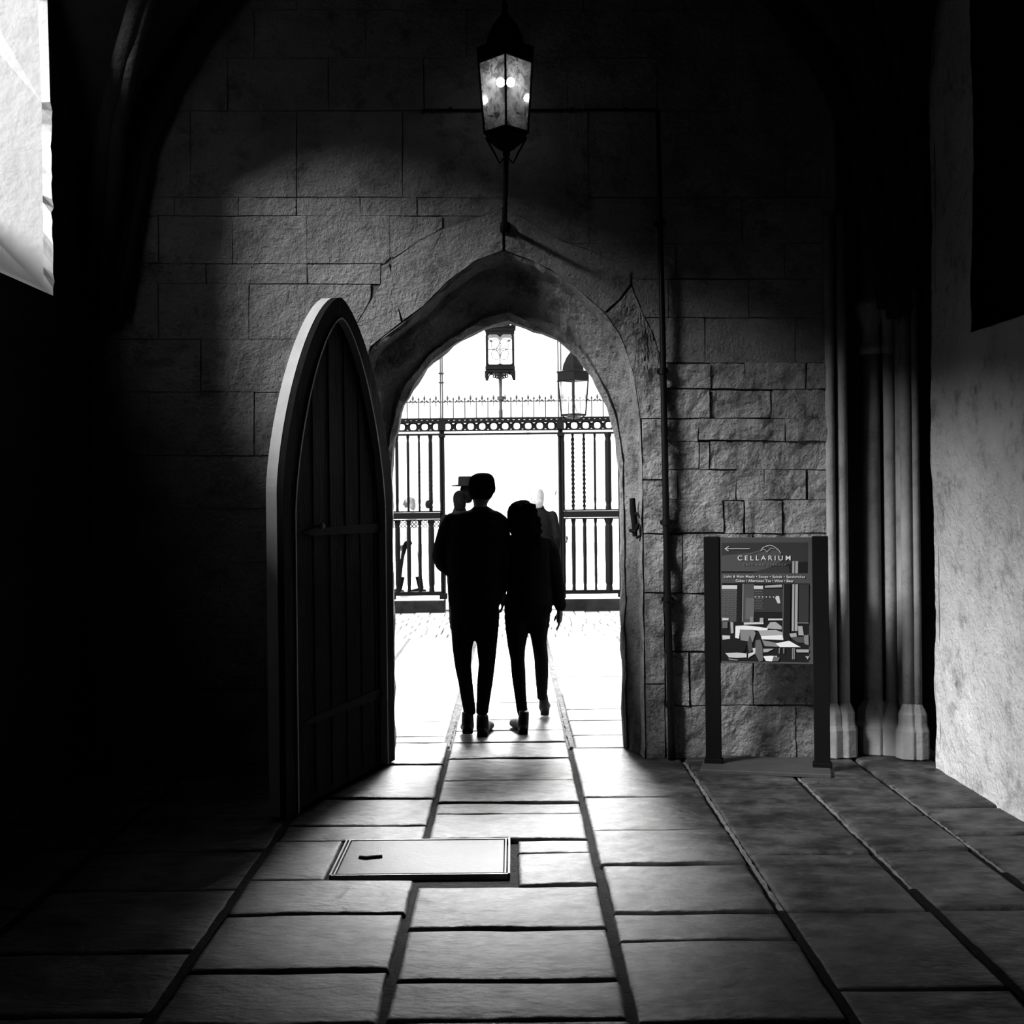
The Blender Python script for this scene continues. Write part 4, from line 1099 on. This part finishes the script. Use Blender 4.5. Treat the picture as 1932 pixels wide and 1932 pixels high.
        tube(bm, [P[1] + Vector((0, 0, 0)), P[1] + Vector((0, -.005, .10))], [(hw*.95, .055), (hw*.85, .05)], 12, False, up=(1, 0, 0))
        box(bm, x-hw*.8, x+hw*.8, yy_-.10, yy_-.02, .0+lift, .03+lift)
        bm.transform(Matrix.Translation(-root_loc)); o = build('shoe', bm, 'shoe', body); remesh(o, .008, 9)
    return body

def make_woman():
    Y = 8.47
    root_loc = Vector((at(984, 1381, Y)[0], Y, 0))
    bm = bmesh.new()
    torso = [(1006, 968, 1016, Y, .07), (1016, 957, 1036, Y, .095), (1032, 955, 1042, Y, .11), (1055, 956, 1041, Y, .11), (1080, 957, 1040, Y, .105), (1110, 957, 1041, Y, .115), (1135, 952, 1042, Y, .12), (1152, 951, 1041, Y, .12), (1168, 952, 1039, Y, .11)]
    legL = [(1160, 951, 997, Y, .10), (1190, 954, 997.5, Y, .095), (1220, 958, 991.5, Y, .08), (1245, 963, 990, Y, .07), (1273, 965, 992, Y, .066), (1304, 969.5, 992.5, Y, .06), (1335, 974, 995, Y, .05), (1350, 977, 997, Y, .046)]
    legR = [(1160, 994, 1038, Y, .10), (1190, 998.5, 1034, Y+.04, .095), (1211, 1003, 1031.5, Y+.08, .08), (1242, 1007.5, 1034.5, Y+.16, .07), (1273, 1009.5, 1035, Y+.26, .066), (1300, 1012, 1033.5, Y+.36, .058), (1318, 1013.5, 1031.5, Y+.44, .048)]
    arm = [(1033, 1027, Y, .052), (1042, 1040, Y, .050), (1047, 1065, Y, .045), (1051, 1090, Y+.01, .042), (1055, 1115, Y+.02, .040), (1056.5, 1138, Y+.03, .036), (1056, 1150, Y+.03, .026)]
    arm2 = [(967, 1022, Y, .05), (962, 1045, Y+.06, .045), (955, 1068, Y+.14, .04), (945, 1080, Y+.2, .035)]
    hx, hz = at(985, 975, Y)
    sil(bm, torso, sh=.02); sil(bm, legL, sh=.01); sil(bm, legR, sh=.01); limb(bm, arm, sh=.008); limb(bm, arm2, sh=.008)
    sil(bm, [(960, 974, 996, Y, .06), (965, 968, 1002, Y, .085), (978, 966, 1003, Y+.01, .09), (990, 970, 1000, Y+.01, .075), (1000, 976, 1000, Y, .05), (1012, 976, 1008, Y, .055)])
    hc = Vector((hx, Y, hz))
    ball(bm, hc + Vector((-.02, .095, -.01)), (.014, .02, .022), 10)
    ball(bm, hc + Vector((-.015, .07, -.075)), (.03, .026, .02), 10)
    for s in (-1, 1): ball(bm, hc + Vector((s*.07, .015, -.01)), (.010, .02, .03), 10)
    # hanging hand, relaxed, fingers slightly curled, thumb forward
    w0 = P3(1056, 1150, Y+.03)
    tube(bm, [w0, w0 + Vector((.0, .0, -.035)), w0 + Vector((-.004, .002, -.075))], [(.020, .026), (.024, .036), (.022, .036)], 10, True, up=(1, 0, 0))
    for i, ln in enumerate((.064, .074, .068, .052)):
        b = w0 + Vector((-.004, .028 - i*.018, -.078)); finger(bm, [b, b + Vector((-.003, .002, -ln*.45)), b + Vector((-.012, .004, -ln*.8)), b + Vector((-.024, .004, -ln*.98))], .0088)
    b = w0 + Vector((-.012, .024, -.03)); finger(bm, [b, b + Vector((-.018, .014, -.026)), b + Vector((-.026, .016, -.055))], .0098)
    bm.transform(Matrix.Translation(-root_loc))
    body = build('person', bm, 'skin'); body.location = root_loc; remesh(body, .009, 2)
    body['label'] = 'shorter person with long curly hair walking close on the right of the couple'; body['category'] = 'person'
    def child(name, m, fn, vox=.010, sm=4):
        bm = bmesh.new(); fn(bm); bm.transform(Matrix.Translation(-root_loc)); o = build(name, bm, m, body); remesh(o, vox, sm); return o
    def jk(bm):
        sil(bm, torso[:-1]); limb(bm, arm[:-1]); limb(bm, arm2)
        sil(bm, [(1135, 951, 1043, Y, .125), (1158, 951, 1041, Y, .125)], caps=False)
        limb(bm, [(1055.5, 1128, Y+.02, .041), (1057, 1143, Y+.03, .043)])
    child('jacket', 'coat', jk)
    def tr(bm): sil(bm, torso[-2:], sh=.006); sil(bm, legL); sil(bm, legR)
    child('trousers', 'denim', tr)
    def hr(bm):
        sil(bm, [(943.5, 981, 993, Y-.02, .035), (945.5, 974, 998, Y-.02, .06), (948.5, 967, 1001, Y-.02, .075), (952.5, 963, 1003, Y-.03, .085), (959, 958.5, 1008, Y-.03, .105), (970, 956.5, 1012, Y-.03, .11), (985, 957, 1016, Y-.04, .105), (1000, 960, 1019, Y-.06, .08), (1012, 966, 1021, Y-.08, .055), (1020, 975, 1014, Y-.09, .04)], caps=False)
        rnd = random.Random(5)
        for k_ in range(150):                                    # curls around the outline and down the back
            t = rnd.random(); py = 952 + 70*t; half = 24 + 7*min(1, t*2.2); cx = 984 + 8*t
            s = rnd.uniform(-1, 1); px = cx + s*half
            if t > .35 and s < -.6: continue
            x, z = at(px, py, Y); c = Vector((x, Y - .06 - .05*(1 - s*s) + rnd.uniform(-.02, .02), z))
            ball(bm, c, rnd.uniform(.012, .021), 8)
    child('hair', 'hair', hr, .007, 1)
    for (px, py, yy_, lift, hw, out, toe) in ((984, 1378, 8.44, .0, .045, -.045, .18), (1025, 1353, 8.98, .03, .042, .02, .17)):
        bm = bmesh.new(); x = at(px, py, yy_)[0]
        P = [Vector((x+.015, yy_-.07, .035+lift)), Vector((x+.01, yy_-.03, .045+lift)), Vector((x+out*.4, yy_+.06, .045+lift)), Vector((x+out, yy_+toe*.8, .038+lift)), Vector((x+out*1.2, yy_+toe, .03+lift))]
        tube(bm, P, [(hw*.75, .034), (hw*.9, .042), (hw, .044), (hw, .034), (hw*.7, .022)], 12, True, up=(1, 0, 0))
        tube(bm, [P[1], P[1] + Vector((.01 if out < 0 else -.01, -.005, .11))], [(hw*.9, .05), (hw*.8, .045)], 12, False, up=(1, 0, 0))
        box(bm, x-hw*.75+.01, x+hw*.75+.01, yy_-.10, yy_-.02, lift, .03+lift)
        bm.transform(Matrix.Translation(-root_loc)); o = build('shoe', bm, 'shoe', body); remesh(o, .008, 9)
    return body
make_man(); make_woman()

def bystander(label, x, y, h, face, coat, legs, hairm, coat_len=.50, hat=None, stride=.12, hood=False):
    """standing or walking person in local coordinates, feet on the ground, facing +y turned by face"""
    s = h / 1.75; bm = bmesh.new()
    L = lambda *p: Vector(p) * s
    hip, sh_, neck = .92, 1.44, 1.50
    tors = ([L(0,0,hip), L(0,0,1.08), L(0,.01,1.28), L(0,0,1.42), L(0,0,1.49)], [(.155*s,.11*s), (.14*s,.10*s), (.175*s,.12*s), (.17*s,.10*s), (.07*s,.07*s)])
    legsP = []
    for k_, st_ in ((-1, stride), (1, -stride)):
        legsP.append(([L(k_*.085,0,hip), L(k_*.09, st_*.55, .50), L(k_*.09, st_, .09)], [.088*s, .058*s, .040*s]))
    armsP = []
    for k_ in (-1, 1):
        armsP.append(([L(k_*.18,0,1.40), L(k_*.235,-.02*k_,1.14), L(k_*.22,.10,.92)], [.052*s, .042*s, .032*s]))
    tube(bm, *tors, 14, True, up=(1,0,0))
    for p, r in legsP + armsP: tube(bm, p, r, 10, True)
    tube(bm, [L(0,0,1.44), L(0,.01,1.56)], [.055*s, .05*s], 10, True)
    ball(bm, L(0,.015,1.635), (.075*s, .09*s, .115*s), 14); ball(bm, L(0,.11,1.62), (.012*s,.018*s,.02*s), 8)
    for k_ in (-1, 1): ball(bm, L(k_*.076,.01,1.63), (.009*s,.018*s,.028*s), 8)
    for k_ in (-1, 1):
        w0 = L(k_*.22,.10,.92); tube(bm, [w0, w0 + L(0,.01,-.08)], [(.016*s,.03*s), (.015*s,.036*s)], 8, True)
        for i in range(4):
            b = w0 + L(0, .035 - i*.019, -.08); finger(bm, [b, b + L(-.004*k_,.004,-.035), b + L(-.014*k_,.008,-.065)], .009)
        b = w0 + L(0,.03,-.03); finger(bm, [b, b + L(0,.025,-.03), b + L(0,.03,-.055)], .010)
    body = build('person', bm, 'skin'); remesh(body, .013, 2)
    body.location = (x, y, 0); body.rotation_euler = (0, 0, face); body['label'] = label; body['category'] = 'person'
    body['group'] = 'people beyond the archway'
    def child(name, m, fn, vox=.014, sm=3):
        b_ = bmesh.new(); fn(b_); o = build(name, b_, m, body); remesh(o, vox, sm)
    def jk(b_):
        tube(b_, tors[0], [(a+.022, c+.022) for a, c in tors[1]], 14, True, up=(1,0,0))
        tube(b_, [L(0,0,1.0), L(0,0,hip - coat_len*.5), L(0,0,hip - coat_len)], [(.17*s,.13*s), (.19*s,.15*s), (.215*s,.17*s)], 14, False, up=(1,0,0))
        for p, r in armsP: tube(b_, p, [q_ + .018 for q_ in r], 10, True)
        if hood: ball(b_, L(0,-.05,1.56), (.13*s,.12*s,.15*s), 14)
    child('coat', coat, jk)
    def tr(b_):
        tube(b_, tors[0][:2], [(a+.008, c+.008) for a, c in tors[1][:2]], 12, True, up=(1,0,0))
        for p, r in legsP: tube(b_, p, [q_ + .014 for q_ in r], 10, True)
    child('trousers', legs, tr)
    child('hair', hairm, lambda b_: (ball(b_, L(0,-.012,1.665), (.086*s,.10*s,.10*s), 14), ball(b_, L(0,-.05,1.60), (.082*s,.07*s,.12*s), 12)), .012, 2)
    if hat:
        b_ = bmesh.new(); lathe(b_, [(.19*s, 1.72*s), (.20*s, 1.73*s), (.11*s, 1.74*s), (.105*s, 1.84*s), (.09*s, 1.85*s)], (0,0,0), 20); build('hat', b_, 'coat', body, smooth=True)
    for (p, r) in legsP:
        b_ = bmesh.new(); a = p[-1]
        tube(b_, [Vector((a.x, a.y-.06, .035)), Vector((a.x, a.y+.06, .045)), Vector((a.x, a.y+.18, .03))], [(.042, .034), (.048, .044), (.036, .026)], 10, True, up=(1,0,0))
        build('shoe', b_, 'shoe', body, smooth=True)
X_ = lambda px, Y: (px - 966) / F * Y
bystander('person in a flat-topped dark hat and pale coat behind the taller walker', X_(880, 16.5), 16.5, 1.82, .2, 'pale_cloth', 'denim', 'hair', .10, hat=True, stride=.02)
bystander('dark-haired person in a dark coat showing left of the taller walker at the gatepost', X_(867, 15.0), 15.0, 1.71, .1, 'coat', 'denim', 'hair', .10, stride=.03)
bystander('person in a dark coat with pale hair just right of the curly-haired walker', X_(1014, 15.2), 15.2, 1.74, 0, 'coat', 'denim', 'pale_hair', .40, stride=.03)
bystander('person in a long pale coat with dark trousers behind the left railings', X_(772, 21.0), 21.0, 1.66, 1.4, 'pale_cloth', 'denim', 'pale_hair', .62, stride=.18)
bystander('pale-clothed person beyond the open gate near the right gatepost', X_(1041, 21.5), 21.5, 1.86, -.4, 'pale_cloth', 'pale_cloth', 'pale_cloth', .3)
bystander('pale-hooded person beyond the open gate near its middle', X_(985, 24.0), 24.0, 1.80, .5, 'pale_cloth', 'pale_cloth', 'pale_cloth', .3, hood=True)

# ------------------------------------------------------------------ light
w_ = bpy.data.worlds.new('overcast sky'); S.world = w_; w_.use_nodes = True
nt = w_.node_tree; bg = nt.nodes['Background']; bg.inputs[0].default_value = (1, 1, 1, 1)
tc = nt.nodes.new('ShaderNodeTexCoord'); sx = nt.nodes.new('ShaderNodeSeparateXYZ'); mrn = nt.nodes.new('ShaderNodeMapRange')
mrn.interpolation_type = 'SMOOTHSTEP'
nt.links.new(tc.outputs['Generated'], sx.inputs[0]); nt.links.new(sx.outputs['Y'], mrn.inputs['Value'])
for k_, v_ in zip(('From Min', 'From Max', 'To Min', 'To Max'), (0.60, 0.97, 1.2, 6.0)): mrn.inputs[k_].default_value = v_
dt = nt.nodes.new('ShaderNodeVectorMath'); dt.operation = 'DOT_PRODUCT'
GL = Vector((0.03, math.cos(math.radians(37)), math.sin(math.radians(37)))).normalized(); dt.inputs[1].default_value = GL
nt.links.new(tc.outputs['Generated'], dt.inputs[0])
m2_ = nt.nodes.new('ShaderNodeMapRange'); m2_.interpolation_type = 'SMOOTHSTEP'; nt.links.new(dt.outputs['Value'], m2_.inputs['Value'])
for k_, v_ in zip(('From Min', 'From Max', 'To Min', 'To Max'), (0.985, 0.998, 0.0, 420.0)): m2_.inputs[k_].default_value = v_
ad = nt.nodes.new('ShaderNodeMath'); ad.operation = 'ADD'
nt.links.new(mrn.outputs['Result'], ad.inputs[0]); nt.links.new(m2_.outputs['Result'], ad.inputs[1]); nt.links.new(ad.outputs[0], bg.inputs[1])          # the hazy sky is brightest ahead, beyond the gate
sun = bpy.data.lights.new('sun', 'SUN'); sun.energy = 17.0; sun.angle = math.radians(20)
so = bpy.data.objects.new('sun', sun); COL.objects.link(so)
d = Vector((1, .5, -.78)).normalized(); so.rotation_euler = d.to_track_quat('-Z', 'Y').to_euler(); so.location = (-6, 0, 9)
# unseen block added left of the passage to cut low sky light
bm = bmesh.new(); box(bm, -13, -12, -10, 20, 0, 8.5)
nb = build('sky_blocker', bm, 'darkstone'); nb['label'] = 'unseen dark block added left of the passage to hold back sky light'; nb['category'] = 'building'; nb['kind'] = 'structure'
S.cycles.use_denoising = True
S.cycles.max_bounces = 6
S.cycles.sample_clamp_indirect = 4.0
